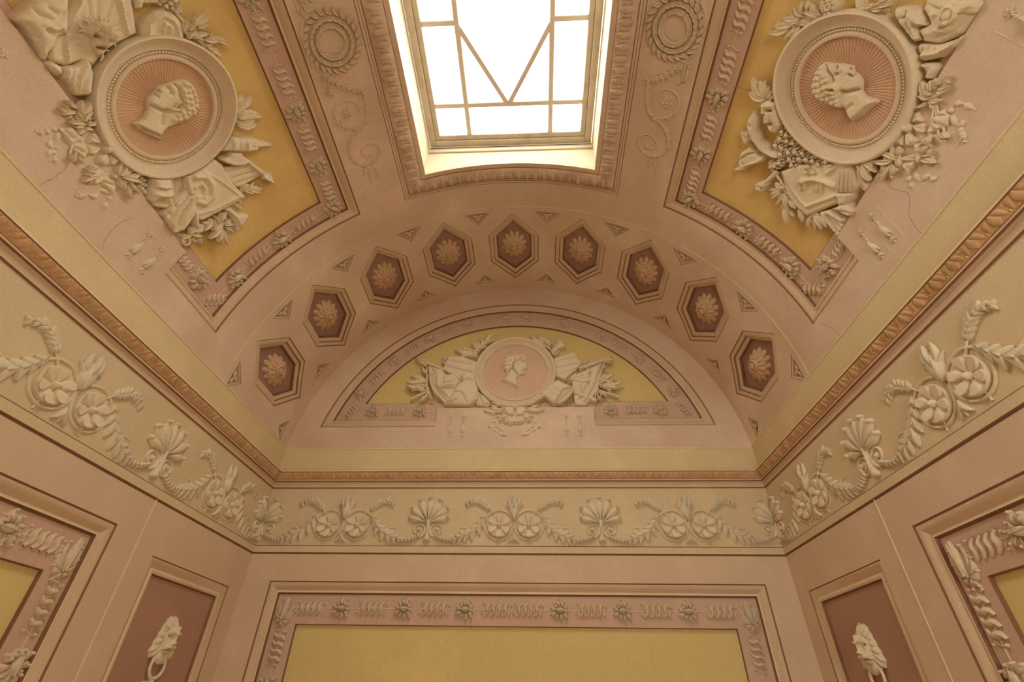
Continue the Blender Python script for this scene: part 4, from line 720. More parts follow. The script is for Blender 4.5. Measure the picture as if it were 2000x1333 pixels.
# lunette
_w = FRAME_PROF[-1][0]
_ti = math.asin((LB + _w) / (LR - _w))
lun_path = [(.705, LB)] + list(map(tuple, arc(LR, _t0, math.pi - _t0, 61))) + [(-.705, LB)]
lun_strip = list(map(tuple, arc(LR - _w, _ti, math.pi - _ti, 61))) + [(-.705, LB + _w), (-.705, .543), (.705, .543), (.705, LB + _w)]
_ty = math.asin(.612 / 1.522)
lun_field = list(map(tuple, arc(1.522, _ty, math.pi - _ty, 61)))
o = recess('E', None, lun_field, 'yellow', 'moulded arched frame of the lunette', lun_path, False, .05, strip_poly=lun_strip)
pl = sweep([(-.705, LB), (-.705, .543), (.705, .543), (.705, LB)], [(0, 0, 0), (0, -.05, 0)], False, .2)
onsurf('plinth_side', 'E', pl[:2], 'vault', wall_E, smooth=False)
# vault panels
for S, out, sg in (('L', VF_L, -1), ('R', VF_R, 1)):
    side = 'left' if sg < 0 else 'right'
    if sg < 0:
        path = [(-2.78, -1.967), (-2.78, -2.53), (-1.317, -2.53), (-1.317, .01), (-2.78, .01), (-2.78, -.553)]
        inner = rect(-2.528, -1.567, -2.305, -.215)
        strip = [(-2.78 + _w, -2.53 + _w), (-1.317 - _w, -2.53 + _w), (-1.317 - _w, .01 - _w), (-2.78 + _w, .01 - _w), (-2.78 + _w, -.553), (-2.585, -.553), (-2.585, -1.967), (-2.78 + _w, -1.967)]
        pp = [(-2.78, -.553), (-2.585, -.553), (-2.585, -1.967), (-2.78, -1.967)]
    else:
        path = ccw_mirror(path); inner = ccw_mirror(inner); strip = ccw_mirror(strip); pp = ccw_mirror(pp)
    recess('V', None, inner, 'gold', 'moulded frame of the golden vault panel on the %s' % side, path, False, .05, strip_poly=strip)
    pl = sweep(pp, [(0, 0, 0), (0, -.05, 0)], False, .05)
    onsurf('plinth_side', 'V', pl[:2], 'vault', ceil_, smooth=False)

# ---- skylight surround (moulded border round the opening)
SUR = rect(-.925, .925, -2.562, .042)
SPROF = [(0, .0005, 1), (.005, .002, 0), (.022, .002, 1), (.028, -.001, 0), (.040, .004, 1), (.046, .006, 2), (.060, .022, 2), (.085, .034, 2), (.115, .040, 2), (.145, .040, 2), (.168, .036, 1), (.173, .032, 0), (.180, .034, 0), (.2105, .034, 0), (.2125, .0, 0)]
V_, F_, MI_ = sweep(SUR, SPROF, True, .04)
surround = onsurf('trim_%d' % _trim[0], 'V', (V_, F_), ['vault', 'line', 'surround'], None, sharp=30, midx=MI_)
_trim[0] += 1
tag(surround, 'moulded border with carved leaves round the skylight', None, None, 'structure')

# ---- skylight shaft and window
ZW = 3.872 + CAMZ
xo = 2 * math.sin(.356); y0, y1 = .166, 2.354
def shaft_side(sg):
    V = [(sg * xo, y0, ZS + 2 * math.cos(.356)), (sg * xo, y1, ZS + 2 * math.cos(.356)), (sg * xo, y1, ZW + .1), (sg * xo, y0, ZW + .1)]
    return V, [(0, 1, 2, 3)]
for sg in (-1, 1):
    V, F = shaft_side(sg); onsurf('skylight_reveal', 'W', (V, F), 'reveal', ceil_, smooth=False)
for yy in (y0, y1):
    xs = np.linspace(-xo, xo, 25); V = []; F = []
    for x in xs: V += [(x, yy, ZS + math.sqrt(4 - x * x)), (x, yy, ZW + .1)]
    F = [(2 * i, 2 * i + 2, 2 * i + 3, 2 * i + 1) for i in range(24)]
    onsurf('skylight_reveal', 'W', (V, F), 'reveal', ceil_, smooth=False)
def box(x0, x1, ya, yb, z0, z1, bev=.004):
    b = min(bev, (x1 - x0) / 3, (yb - ya) / 3)
    V = []
    for z, i in ((z0, b), (z0 + b, 0), (z1, 0)):
        V += [(x0 + i, ya + i, z), (x1 - i, ya + i, z), (x1 - i, yb - i, z), (x0 + i, yb - i, z)]
    F = [(3, 2, 1, 0), (8, 9, 10, 11)]
    for r in (0, 4):
        for k in range(4): F.append((r + k, r + (k + 1) % 4, r + 4 + (k + 1) % 4, r + 4 + k))
    return np.array(V), F
sky = link('window_1', None); sky.location = (0, YM, ZW)
tag(sky, 'rectangular skylight with iron glazing bars and clear panes', None, None, 'structure')
_si = Matrix.Translation((0, -YM, -ZW))
def skp(name, geo, mat, parent=None, m=None):
    V = np.array(geo[0]) - np.array((0, YM, ZW))
    return link(name, mesh(name, V, geo[1], mat, False), parent or sky)
fx, fy0, fy1 = .686, YM - 1.078, YM + 1.078
for bx in ((-fx, -fx + .052, fy0, fy1), (fx - .052, fx, fy0, fy1), (-fx + .052, fx - .052, fy0, fy0 + .052), (-fx + .052, fx - .052, fy1 - .052, fy1)):
    skp('outer_frame', box(*bx, ZW - .008, ZW + .06), 'iron')
ix = fx - .095
for bx in ((-fx + .052, -ix, fy0 + .052, fy1 - .052), (ix, fx - .052, fy0 + .052, fy1 - .052), (-ix, ix, fy0 + .052, fy0 + .095), (-ix, ix, fy1 - .095, fy1 - .052)):
    skp('sash', box(*bx, ZW + .008, ZW + .06), 'iron')
mw = .0195
iy0, iy1 = fy0 + .095, fy1 - .095
mx_ = .339; my = .735                          # vertical bars and end cross bars (from the middle)
zb, zt = ZW + .012, ZW + .045
for sg in (-1, 1):
    skp('glazing_bar', box(sg * mx_ - mw, sg * mx_ + mw, iy0, iy1, zb, zt), 'bar')
    skp('glazing_bar', box(-ix, ix, YM + sg * my - mw, YM + sg * my + mw, zb + .002, zt), 'bar')
    for s2 in (-1, 1):
        a, b = (ix, mx_) if s2 > 0 else (-ix, -mx_)
        skp('glazing_bar', box(min(a, b), max(a, b), YM + sg * .14 - mw, YM + sg * .14 + mw, zb + .002, zt), 'bar')
        A = np.array((s2 * mx_, YM + sg * .155)); B = np.array((s2 * .012, YM + sg * (my - .01)))
        d = B - A; L_ = np.hypot(*d); n_ = np.array([-d[1], d[0]]) / L_ * mw * .9
        q = [A + n_, A - n_, B - n_, B + n_]
        V = [(x, y, zb + .004) for x, y in q] + [(x, y, zt) for x, y in q]
        skp('glazing_bar', (V, [(0, 1, 2, 3), (7, 6, 5, 4), (0, 4, 5, 1), (1, 5, 6, 2), (2, 6, 7, 3), (3, 7, 4, 0)]), 'bar')
# panes, one sheet of glass per opening
def pane(poly):
    V = [(x, y, ZW + .034) for x, y in poly] + [(x, y, ZW + .038) for x, y in poly]
    n = len(poly); F = [tuple(range(n - 1, -1, -1)), tuple(range(n, 2 * n))]
    for i in range(n): F.append((i, (i + 1) % n, n + (i + 1) % n, n + i))
    skp('pane', (V, F), 'glass')
for sg in (-1, 1):
    Y = lambda v: YM + sg * v
    pane([(-mx_, Y(my)), (mx_, Y(my)), (mx_, Y(iy1 - YM)), (-mx_, Y(iy1 - YM))])
    for s2 in (-1, 1):
        pane([(s2 * mx_, Y(my)), (s2 * ix, Y(my)), (s2 * ix, Y(iy1 - YM)), (s2 * mx_, Y(iy1 - YM))])
        pane([(s2 * mx_, Y(.14)), (s2 * ix, Y(.14)), (s2 * ix, Y(my)), (s2 * mx_, Y(my))])
        pane([(s2 * mx_, Y(.155)), (s2 * mx_, Y(my)), (0, Y(my))])
for s2 in (-1, 1):
    pane([(s2 * mx_, YM - .14), (s2 * ix, YM - .14), (s2 * ix, YM + .14), (s2 * mx_, YM + .14)])
pane([(-mx_, YM - .155), (0, YM - my), (mx_, YM - .155), (mx_, YM + .155), (0, YM + my), (-mx_, YM + .155)])
# sill strip with a dark band where the frame meets the shaft
for yy, sg in ((y1, -1), (y0, 1)):
    a, b = sorted((yy, yy + sg * .016))
    skp('sill_moulding', box(-xo + .002, xo - .002, a, b, ZW - .075, ZW - .045), 'reveal')
    skp('sill_moulding', box(-xo + .002, xo - .002, a, b + (0 if sg < 0 else .004), ZW - .043, ZW - .03), 'iron')
    a, b = sorted((yy, yy + sg * .008))
    skp('dark_gap', box(-xo + .002, xo - .002, a, b, ZW - .03, ZW - .006), 'gap')

# ---- unseen outer box added to block sky leaks, open above the skylight shaft
ro = [(-2.35, -2.35), (2.35, -2.35)]
zr = ZW + .11
X0, X1, Y0, Y1 = -2.3, 2.3, YB - .3, D + .3
V = [(X0, Y0, zr), (X1, Y0, zr), (X1, Y1, zr), (X0, Y1, zr), (-xo, y0, zr), (xo, y0, zr), (xo, y1, zr), (-xo, y1, zr),
     (X0, Y0, -.05), (X1, Y0, -.05), (X1, Y1, -.05), (X0, Y1, -.05)]
F = [(0, 1, 5, 4), (1, 2, 6, 5), (2, 3, 7, 6), (3, 0, 4, 7), (2, 3, 11, 10), (3, 0, 8, 11), (1, 2, 10, 9)]
struct('sky_block_shell', V, F, 'wall', 'W', 'unseen outer box added round the vault to block sky light at its seams')
# ================================================================ ORNAMENT
def petal(r0, r1, half, th=.012, h=0.0, cup=.5, n=5, m=6, scal=0.0, lift=0.0):
    """broad petal lying along +a from r0 to r1, half = half angle (rad), scalloped end"""
    V, F = [], []
    for i in range(n + 1):
        t = i / n; 
        for j in range(m + 1):
            q = -1 + 2 * j / m
            w = half * (0.55 + 0.45 * math.sin(math.pi * min(1, t * .9 + .1)))
            r = r0 + (r1 - r0) * t * (1 - .16 * q * q * t) * (1 + scal * (.5 + .5 * math.cos(q * math.pi * 3)) * (t > .99))
            an = q * w
            z = h + th * math.sin(math.pi * (.12 + .80 * t)) * (1 - cup * q * q) + lift * t * t
            if j in (0, m): z = max(0, h - .003)
            V.append((r * math.cos(an), r * math.sin(an), z if i < n else z))
    # rim down to the ground
    for i in range(n):
        for j in range(m):
            k = i * (m + 1) + j; F.append((k, k + m + 1, k + m + 2, k + 1))
    e = len(V)
    for j in range(m + 1):
        a = V[n * (m + 1) + j]; V.append((a[0] * 1.0, a[1], max(0, h - .003)))
    for j in range(m): F.append((n * (m + 1) + j, e + j, e + j + 1, n * (m + 1) + j + 1))
    return np.array(V), F

BUTTON = lathe([(.034, 0), (.034, .012), (.030, .018), (.026, .018), (.024, .012), (.020, .012), (.017, .022), (.012, .025), (.009, .02), (.006, .024), (0.0005, .026)], 18)

# ---- hexagonal coffers
HC = 3.3125
hexl = [(x, y + HC) for x, y in HEX]
HPROF = [(0, 0, 1), (.007, -.005, 0), (.014, -.001, 0), (.040, -.006, 1), (.044, -.020, 0), (.058, -.022, 0), (.074, -.030, 1), (.080, -.056, 1), (.086, -.056, 1)]
hm = sweep(hexl, HPROF, True, .05)
hex_mould = mesh('moulding', bend(hm[0]), hm[1], ['mould', 'line'], True, hm[2], 30)
hp = cdt([tuple(p) for p in offset(hexl, .085, True)], [], .08); hp[0][:, 2] = -.056
hex_panel = mesh('recess_panel', bend(hp[0]), hp[1], 'coffer', True)
pet_m = mesh('petal', *petal(.022, .152, .36, .030, .004, .45, scal=.05, lift=-.010), 'rosette', True, None, 50)
pet2_m = mesh('petal', *petal(.016, .112, .36, .024, .026, .45, scal=.07, lift=-.008), 'rosette', True, None, 50)
but_m = mesh('button', *move(BUTTON, h=.034, sc=1.7), 'rosette', True, None, 40)
for i in range(9):
    s = (i - 4) * HEXS
    c = thing('hexagonal_coffer', '%s hexagonal coffer from the left in the arch of coffers' % (ORD[i] if i != 4 else 'middle'), 'coffer', frame('V', s, -HC), 'hexagonal coffers with rosettes on the vault')
    link('moulding', hex_mould, c); link('recess_panel', hex_panel, c)
    r = link('rosette', but_m, c, Matrix.Translation((0, 0, -.056)) @ Matrix.Diagonal((.82, 1.12, 1.1, 1)))
    r.name = 'rosette'
    for k in range(12):
        link('petal', pet_m, r, Matrix.Rotation(k * math.pi / 6 + .2, 4, 'Z'))
        link('petal', pet2_m, r, Matrix.Rotation(k * math.pi / 6 + .46, 4, 'Z'))

# ---- triangular coffers between the hexagons
def tri_kind(kind):
    p = tri_up(0) if kind == 'up' else tri_dn(0)
    if np.cross(np.subtract(p[1], p[0]), np.subtract(p[2], p[1])) < 0: p = p[::-1]
    cy = np.mean([q[1] for q in p]); p = [(x, y - cy) for x, y in p]
    m = sweep(p, [(0, 0, 1), (.004, -.003, 0), (.011, -.004, 0), (.015, -.018, 1), (.016, -.018, 0)], True, .05)
    mm = mesh('moulding', bend(m[0]), m[1], ['mould', 'line'], True, m[2], 30)
    g = cdt([tuple(q) for q in offset(p, .0155, True)], [], .05); g[0][:, 2] = -.018
    pm = mesh('recess_panel', bend(g[0]), g[1], 'strip', True)
    sg = -1 if kind == 'up' else 1                      # apex direction
    L = [leaf((0, -.028 * sg), (0, .058 * sg), .016, .012, -.016), leaf((0, -.024 * sg), (.062, -.030 * sg), .012, .010, -.016, bow=.12 * sg),
         leaf((0, -.024 * sg), (-.062, -.030 * sg), .012, .010, -.016, bow=-.12 * sg)]
    L = [move(l, sc=.85, h=-.0025) for l in L]
    lm = [mesh('leaf', *l, 'orn2') for l in L]
    return cy, mm, pm, lm
TK = {k: tri_kind(k) for k in ('up', 'dn')}
for kind, s, poly in TRI_LIST:
    cy, mm, pm, lm = TK[kind]
    i = TRIS.index(s)
    c = thing('triangular_coffer', '%s small triangular coffer from the left in the %s row' % (ORD[i], 'upper' if kind == 'up' else 'lower'), 'coffer', frame('V', s, cy), 'small triangular coffers on the vault')
    link('moulding', mm, c); link('recess_panel', pm, c)
    for l in lm: link('leaf', l, c)

# ---- garland pieces: rosette, ribbon twist, corner bud
def garland_kit(mat):
    K = {}
    K['pod'] = mesh('seed_pod', *join(leaf((-.034, 0), (.034, 0), .017, .016, .006, wmax=.5), tube([(-.03, 0), (0, 0), (.03, 0)], .004, 1, .016)), mat)
    K['leafs'] = []
    for k in range(10):
        an = k * 2 * math.pi / 10 + .16
        r0 = .022; r1 = .062 + .008 * ((k * 7) % 3 - 1)
        p0 = (r0 * 1.1 * math.cos(an), r0 * .8 * math.sin(an)); p1 = (r1 * math.cos(an + .25), r1 * .92 * math.sin(an + .25))
        g = leaf(p0, p1, .015, .013, .001, bow=.16, wmax=.6, n=5)
        c = dome(p1[0] * .93, p1[1] * .93, .008, .008, .015, 0, n=7, m=2)
        K['leafs'].append(mesh('leaf', *join(g, c), mat))
    fold = []
    for k in range(4):
        x = -.060 + k * .040
        t = np.linspace(0, 1, 9)
        path = np.c_[x - .020 + .040 * t + .010 * np.sin(t * 2 * np.pi), -.036 + .072 * t]
        fold.append(mesh('ribbon_fold', *tube(path, lambda u: .0055 + .0075 * math.sin(math.pi * u), 1.1, 0, 5), mat))
    K['fold'] = fold
    back = []
    for k in range(3):
        x = -.040 + k * .040
        path = np.array([(x - .018, .034), (x, .0), (x + .018, -.034)])
        back.append(mesh('ribbon_back', *tube(path, .0042, .7, 0, 4), mat))
    K['back'] = back
    K['tip'] = [mesh('ribbon_end', *join(tube([(sg * .080, -sg * .030), (sg * .094, -sg * .012), (sg * .100, sg * .012)], .004, 1, 0, 4), dome(sg * .098, sg * .022, .008, .008, .010, n=7, m=2), dome(sg * .090, -sg * .036, .006, .006, .008, n=7, m=2)), mat) for sg in (-1, 1)]
    K['bud'] = mesh('bud', *join(leaf((0, -.055), (0, .085), .018, .020, .004, wmax=.45), tube([(0, -.05), (0, 0), (0, .07)], .004, 1, .018)), mat)
    K['budl'] = []
    for sg in (-1, 1):
        for (p0, p1, w, bw) in (((0, -.05), (.052, .01), .013, .22), ((0, -.045), (.036, .055), .012, .2), ((0, -.055), (.050, -.045), .012, .2), ((0, -.055), (.018, -.09), .011, .1)):
            K['budl'].append(mesh('leaf', *join(leaf((sg * p0[0], p0[1]), (sg * p1[0], p1[1]), w, .012, .001, bow=-bw * sg, n=5), dome(sg * p1[0], p1[1], .007, .007, .011, n=7, m=2)), mat))
    return K
KIT = garland_kit('orn2'); KITW = garland_kit('orn')
GZ = 2.3
def put_rosette(fr, label, group, K, sc=1.0):
    c = thing('garland_rosette', label, 'rosette', fr @ Matrix.Diagonal((sc * 1.06, sc * 1.12, GZ * sc, 1)), group)
    link('seed_pod', K['pod'], c)
    for l in K['leafs']: link('leaf', l, c)
def put_ribbon(fr, label, group, K, sc=1.0):
    c = thing('ribbon_twist', label, 'ribbon', fr @ Matrix.Diagonal((sc * 1.06, sc * 1.12, GZ * sc, 1)), group)
    for l in K['fold']: link('ribbon_fold', l, c)
    for l in K['back']: link('ribbon_back', l, c)
    for l in K['tip']: link('ribbon_end', l, c)
def put_bud(fr, label, group, K, sc=1.0):
    c = thing('corner_bud', label, 'flower bud', fr @ Matrix.Diagonal((sc * 1.06, sc * 1.12, GZ * sc, 1)), group)
    link('bud', K['bud'], c)
    for l in K['budl']: link('leaf', l, c)
def cord(S, path, trim):
    """the thread the garland pieces are strung on: a part of the frame it runs along"""
    g = tube(densify(path, .06, False), .0038, 1.0, HS, 4)
    onsurf('cord', S, g, 'orn2', TRIMS[trim])

GE = 'ornaments on the garland round the end wall panel'
xs = [(-1.457, 'b'), (-1.23, 'r'), (-1.009, 'b'), (-.777, 'r'), (-.557, 'b'), (-.336, 'r'), (-.112, 'b')]
xs = xs + [(-x, k) for x, k in reversed(xs)]
nb = nr = 0
for x, k in xs:
    if k == 'b':
        put_ribbon(frame('E', x, -1.076, HS), '%s ribbon twist from the left in the garland above the end yellow panel' % ORD[nb], GE, KIT); nb += 1
    else:
        put_rosette(frame('E', x, -1.075, HS), '%s garland rosette from the left above the end yellow panel' % ORD[nr], GE, KIT); nr += 1
for sg, side in ((-1, 'left'), (1, 'right')):
    put_bud(frame('E', sg * 1.640, -1.095, HS, sg * .12), 'flower bud at the upper %s corner of the end wall garland' % side, GE, KIT)
    put_ribbon(frame('E', sg * 1.634, -1.32, HS, math.pi / 2), 'upright ribbon twist below the %s corner bud of the end wall garland' % side, GE, KIT)
    put_rosette(frame('E', sg * 1.634, -1.535, HS, math.pi / 2), 'garland rosette at the bottom %s edge of the end wall frame' % side, GE, KIT)
cord('E', [(-1.634, -2.2), (-1.634, -1.076), (1.634, -1.076), (1.634, -2.2)], 'moulded frame of the yellow panel on the end wall')
GZ = 1.6
for S, sg, side in (('L', 1, 'left'), ('R', -1, 'right')):
    G = 'ornaments on the garland round the %s wall panel' % side
    put_rosette(frame(S, sg * 2.015, -1.072, HS), 'garland rosette in the strip above the yellow panel of the %s wall' % side, G, KIT, 1.1)
    put_ribbon(frame(S, sg * 2.212, -1.072, HS), 'ribbon twist next to the corner bud above the %s wall panel' % side, G, KIT)
    put_bud(frame(S, sg * 2.376, -1.105, HS, -sg * .12), 'flower bud at the upper corner of the garland on the %s wall' % side, G, KIT)
    put_ribbon(frame(S, sg * 2.385, -1.31, HS, math.pi / 2), 'upright ribbon twist below the corner bud on the %s wall' % side, G, KIT)
    put_rosette(frame(S, sg * 2.385, -1.53, HS, math.pi / 2), 'lowest garland rosette beside the yellow panel of the %s wall' % side, G, KIT, 1.1)
    cord(S, [(sg * .2, -1.072), (sg * 2.385, -1.072), (sg * 2.385, -2.2)] if S == 'L' else [(-2.385, -2.2), (-2.385, -1.072), (-.2, -1.072)], 'moulded frame of the yellow panel on the %s wall' % side)
# lunette garland
GL = 'ornaments on the lunette garland'
GZ = 2.5
angs = [(3.8, 'r'), (10.3, 'b'), (17.8, 'r'), (25.2, 'b'), (32.4, 'r'), (39.6, 'b'), (47.4, 'r'), (55.9, 'b'), (63.6, 'r')]
full = [(-a, k) for a, k in reversed(angs)] + angs
nb = nr = 0
for a, k in full:
    t = math.radians(a); fr = frame('E', 1.618 * math.sin(t), 1.618 * math.cos(t), HS, -t)
    if k == 'b':
        put_ribbon(fr, '%s ribbon twist from the left round the lunette arch' % ORD[nb], GL, KIT, .82); nb += 1
    else:
        put_rosette(fr, '%s garland rosette from the left round the lunette arch' % ORD[nr], GL, KIT, .92); nr += 1
for sg, side in ((-1, 'left'), (1, 'right')):
    put_ribbon(frame('E', sg * 1.505, .53, HS, sg * -1.0), 'ribbon knot in the bottom %s corner of the lunette garland' % side, GL, KIT, .75)
    put_rosette(frame('E', sg * 1.30, .525, HS), 'outer rosette on the %s base strip of the lunette' % side, GL, KIT, .95)
    put_ribbon(frame('E', sg * 1.088, .525, HS), 'ribbon twist on the %s base strip of the lunette' % side, GL, KIT, .9)
    put_rosette(frame('E', sg * .865, .525, HS), 'inner rosette on the %s base strip beside the lunette plinth' % side, GL, KIT, .95)
    cord('E', [(sg * .72, .525), (sg * 1.50, .525)], 'moulded arched frame of the lunette')
cord('E', arc(1.618, math.radians(21), math.radians(159), 60), 'moulded arched frame of the lunette')
# vault panel garlands
GZ = 1.8
for sg, side in ((-1, 'left'), (1, 'right')):
    G = 'ornaments on the garland round the %s golden vault panel' % side
    nb = nr = 0
    for y, k in ((2.235, 'b'), (2.025, 'r'), (1.82, 'b'), (1.62, 'r'), (1.425, 'b'), (1.138, 'b'), (.955, 'r')):
        fr = frame('V', sg * 1.483, -y, HS, math.pi / 2)
        if k == 'b':
            put_ribbon(fr, '%s ribbon twist from the far corner beside the skylight, %s vault panel' % (ORD[nb], side), G, KIT); nb += 1
        else:
            put_rosette(fr, '%s garland rosette from the far corner beside the skylight, %s vault panel' % (ORD[nr], side), G, KIT, 1.05); nr += 1
    put_rosette(frame('V', sg * 1.497, -2.392, HS, sg * .8), 'garland rosette at the skylight corner of the %s vault panel' % side, G, KIT, 1.1)
    for s, k, w in ((1.744, 'b', 'upper'), (1.962, 'r', 'upper'), (2.182, 'b', 'lower'), (2.396, 'r', 'lower')):
        fr = frame('V', sg * s, -2.386, HS, 0)
        if k == 'b': put_ribbon(fr, '%s ribbon twist in the curved end strip of the %s vault panel' % (w, side), G, KIT)
        else: put_rosette(fr, '%s garland rosette in the curved end strip of the %s vault panel' % (w, side), G, KIT, 1.1)
    put_ribbon(frame('V', sg * 2.612, -2.385, HS, sg * .785), 'ribbon knot at the lowest corner of the %s vault panel' % side, G, KIT, .9)
    put_rosette(frame('V', sg * 2.612, -2.185, HS, math.pi / 2), 'garland rosette beside the plinth step of the %s vault panel' % side, G, KIT, 1.1)
    put_ribbon(frame('V', sg * 2.614, -2.03, HS, math.pi / 2), 'ribbon twist half under the plinth step of the %s vault panel' % side, G, KIT, .8)
    cord('V', [(sg * 2.614, -1.99), (sg * 2.614, -2.386), (sg * 1.483, -2.386), (sg * 1.483, -.4)], 'moulded frame of the golden vault panel on the %s' % side)

# ---- frieze
def fern(path, n=8, l0=.05, w=.011, h=.002):
    P = np.asarray(path, float)
    # resample
    seg = np.r_[0, np.cumsum(np.hypot(*np.diff(P, axis=0).T))]; T = np.linspace(0, seg[-1], 24)
    Q = np.c_[np.interp(T, seg, P[:, 0]), np.interp(T, seg, P[:, 1])]
    st = tube(Q, lambda u: .006 * (1 - .75 * u), 1.0, h, 4)
    L = []
    for i in range(n):
        t = .22 + .70 * i / (n - 1)
        k = int(t * 23); d = Q[min(23, k + 1)] - Q[k - 1]; an = math.atan2(d[1], d[0])
        for sg in (-1, 1):
            l = l0 * (1 - .45 * abs(t - .45) / .55)
            a2 = an + sg * .62
            L.append(leaf(Q[k], Q[k] + l * np.array((math.cos(a2), math.sin(a2))), w, .011, h, bow=-.12 * sg, n=4))
    return st, L
def smooth_path(P, n=40):
    """Catmull-Rom through the points"""
    P = np.asarray(P, float); Q = np.vstack([2 * P[0] - P[1], P, 2 * P[-1] - P[-2]]); out = []
    m = len(P) - 1
    for i in range(m):
        a, b, c, d = Q[i:i + 4]
        for t in np.linspace(0, 1, max(2, n // m), endpoint=False):
            out.append(.5 * (2 * b + (c - a) * t + (2 * a - 5 * b + 4 * c - d) * t * t + (3 * b - a - 3 * c + d) * t ** 3))
    out.append(P[-1]); return np.array(out)
def acanthus(path, n, l0, w, taper, both=True, h=.002, ang=.75):
    Q = smooth_path(path, 40); m = len(Q) - 1; L = []
    for i in range(n):
        t = .04 + .92 * i / (n - 1); k = max(1, min(m - 1, int(t * m)))
        d = Q[k + 1] - Q[k - 1]; an = math.atan2(d[1], d[0]); l = l0 * taper(t)
        for sg in ((-1, 1) if both else (1,)):
            a2 = an + sg * ang
            L.append(leaf(Q[k] - .3 * l * np.array((math.cos(an), math.sin(an))), Q[k] + l * np.array((math.cos(a2), math.sin(a2))), w * taper(t), .014, h, bow=-.18 * sg, n=5, wmax=.6))
    return tube(Q, lambda u: max(.0035, .010 * taper(u)), .9, h, 5), L
fk = {}
fk['petal'] = mesh('petal', *petal(.016, .088, .60, .007, .005, .40, scal=.02, lift=.013), 'orn', True, None, 50)
fk['knob'] = mesh('knob', *join(lathe([(.0005, .004), (.080, .010), (.086, .012), (.089, .008), (.089, 0)][::-1], 30), dome(0, 0, .020, .020, .022, .004)), 'orn')
fk['ring'] = mesh('scroll_ring', *tube(arc(.113, 0, 2 * math.pi, 41)[:-1], .0075, .9, 0, 5, True), 'orn')
fk['bud'] = [mesh('leaf', *g, 'orn') for g in (
    leaf((0, .045), (0, .205), .040, .024, .003, wmax=.42), leaf((-.004, .06), (-.072, .165), .020, .014, .002, bow=-.2), leaf((.004, .06), (.072, .165), .020, .014, .002, bow=.2),
    leaf((-.006, .12), (-.034, .238), .014, .016, .004, bow=.15), leaf((.006, .12), (.034, .238), .014, .016, .004, bow=-.15), leaf((0, .13), (0, .24), .012, .02, .01))]
fk['sprout'] = [mesh('leaf', *g, 'orn') for g in (leaf((0, -.05), (0, -.125), .013, .012, .002), leaf((0, -.055), (-.042, -.122), .012, .012, .002, bow=.15), leaf((0, -.055), (.042, -.122), .012, .012, .002, bow=-.15))]
fk['pin'] = mesh('pin', *tube([(0, -.07), (0, -.13)], .005, .8, 0, 4), 'orn')
FERN = [(-.150, .082), (-.195, .130), (-.250, .175), (-.315, .195), (-.378, .165)]
fs, fl_ = fern(FERN, 8, .062, .013)
fk['fern'] = (mesh('stalk', *fs, 'orn'), [mesh('leaflet', *g, 'orn') for g in fl_])
ARM1 = [(-.215, .085), (-.250, .030), (-.300, -.030), (-.375, -.072), (-.455, -.103)]
ARM2 = [(-.44, -.10), (-.50, -.108), (-.56, -.098), (-.605, -.075)]
a1, l1 = acanthus(ARM1, 7, .074, .023, lambda t: .45 + .75 * math.sin(math.pi * min(1, t * .9 + .05)), ang=.65)
a2, l2 = acanthus(ARM2, 7, .026, .011, lambda t: 1.1 - .3 * t, ang=.8)
spur = tube(smooth_path([(-.29, -.03), (-.34, -.028), (-.385, -.012), (-.425, -.016)], 12), lambda u: .009 * (1 - .7 * u), .9, 0, 5)
fk['arm'] = (mesh('scroll', *join(a1, a2, spur), 'orn'), [mesh('leaf', *g, 'orn') for g in l1 + l2])
def put_flower_scroll(fr, label, group, cut=None):
    c = thing('flower_scroll', label, 'scroll', fr @ Matrix.Diagonal((1, 1, FZ, 1)), group)
    for sg in (-1, 1):
        r = link('rosette', fk['knob'], c, Matrix.Translation((sg * .115, 0, 0)))
        for k in range(6): link('petal', fk['petal'], r, Matrix.Rotation(k * math.pi / 3 + .5, 4, 'Z'))
        link('scroll_ring', fk['ring'], c, Matrix.Translation((sg * .117, .008, 0)))
        link('pin', fk['pin'], c, Matrix.Translation((sg * .115, 0, 0)) @ Matrix.Rotation(sg * .15, 4, 'Z'))
        m = Matrix.Scale(-1, 4, (1, 0, 0)) if sg > 0 else Matrix()
        f = link('fern', fk['fern'][0], c, m)
        for l in fk['fern'][1]: link('leaflet', l, f)
        f = link('acanthus_arm', fk['arm'][0], c, m)
        for l in fk['arm'][1]: link('leaf', l, f)
    f = link('bud', fk['bud'][0], c)
    for l in fk['bud'][1:]: link('leaf', l, f)
    for l in fk['sprout']: link('sprout_leaf', l, c)
def lobe(an, L):
    p0 = np.array((0, .02)); d = np.array((math.sin(an), math.cos(an)))
    g = leaf(p0, p0 + d * L, .034 * (L / .2), .016, .003, wmax=.72, n=7)
    e = p0 + d * (L * .95)
    c = dome(e[0], e[1], .020 * (L / .2), .013, .022, 0, rot=-an, n=9, m=3)
    return join(g, c)
fk['lobe'] = [(an, mesh('lobe', *lobe(an, L), 'orn')) for an, L in ((0, .205), (.42, .205), (-.42, .205), (.86, .195), (-.86, .195), (1.28, .165), (-1.28, .165))]
def volute(sg):
    t = np.linspace(0, 1, 40); an = -math.pi * .5 + t * math.pi * 3.2; r = .052 * (1 - t) ** .8 + .006
    P = np.c_[sg * (.072 - r * np.cos(an) * 1.0), -.03 + r * np.sin(an)]
    P = np.vstack([smooth_path([(sg * .010, .03), (sg * .018, -.05), (sg * .050, -.085)], 10)[:-1], P])
    return tube(P, lambda u: .009 - .003 * u, 1.0, 0, 5)
fk['vol'] = {sg: mesh('volute', *join(volute(sg), dome(sg * .072, -.03, .014, .014, .016)), 'orn') for sg in (-1, 1)}
def half_poly(P, sg):
    P = [(max(0, x) if sg > 0 else min(0, x), y) for x, y in P] if sg else P
    return P
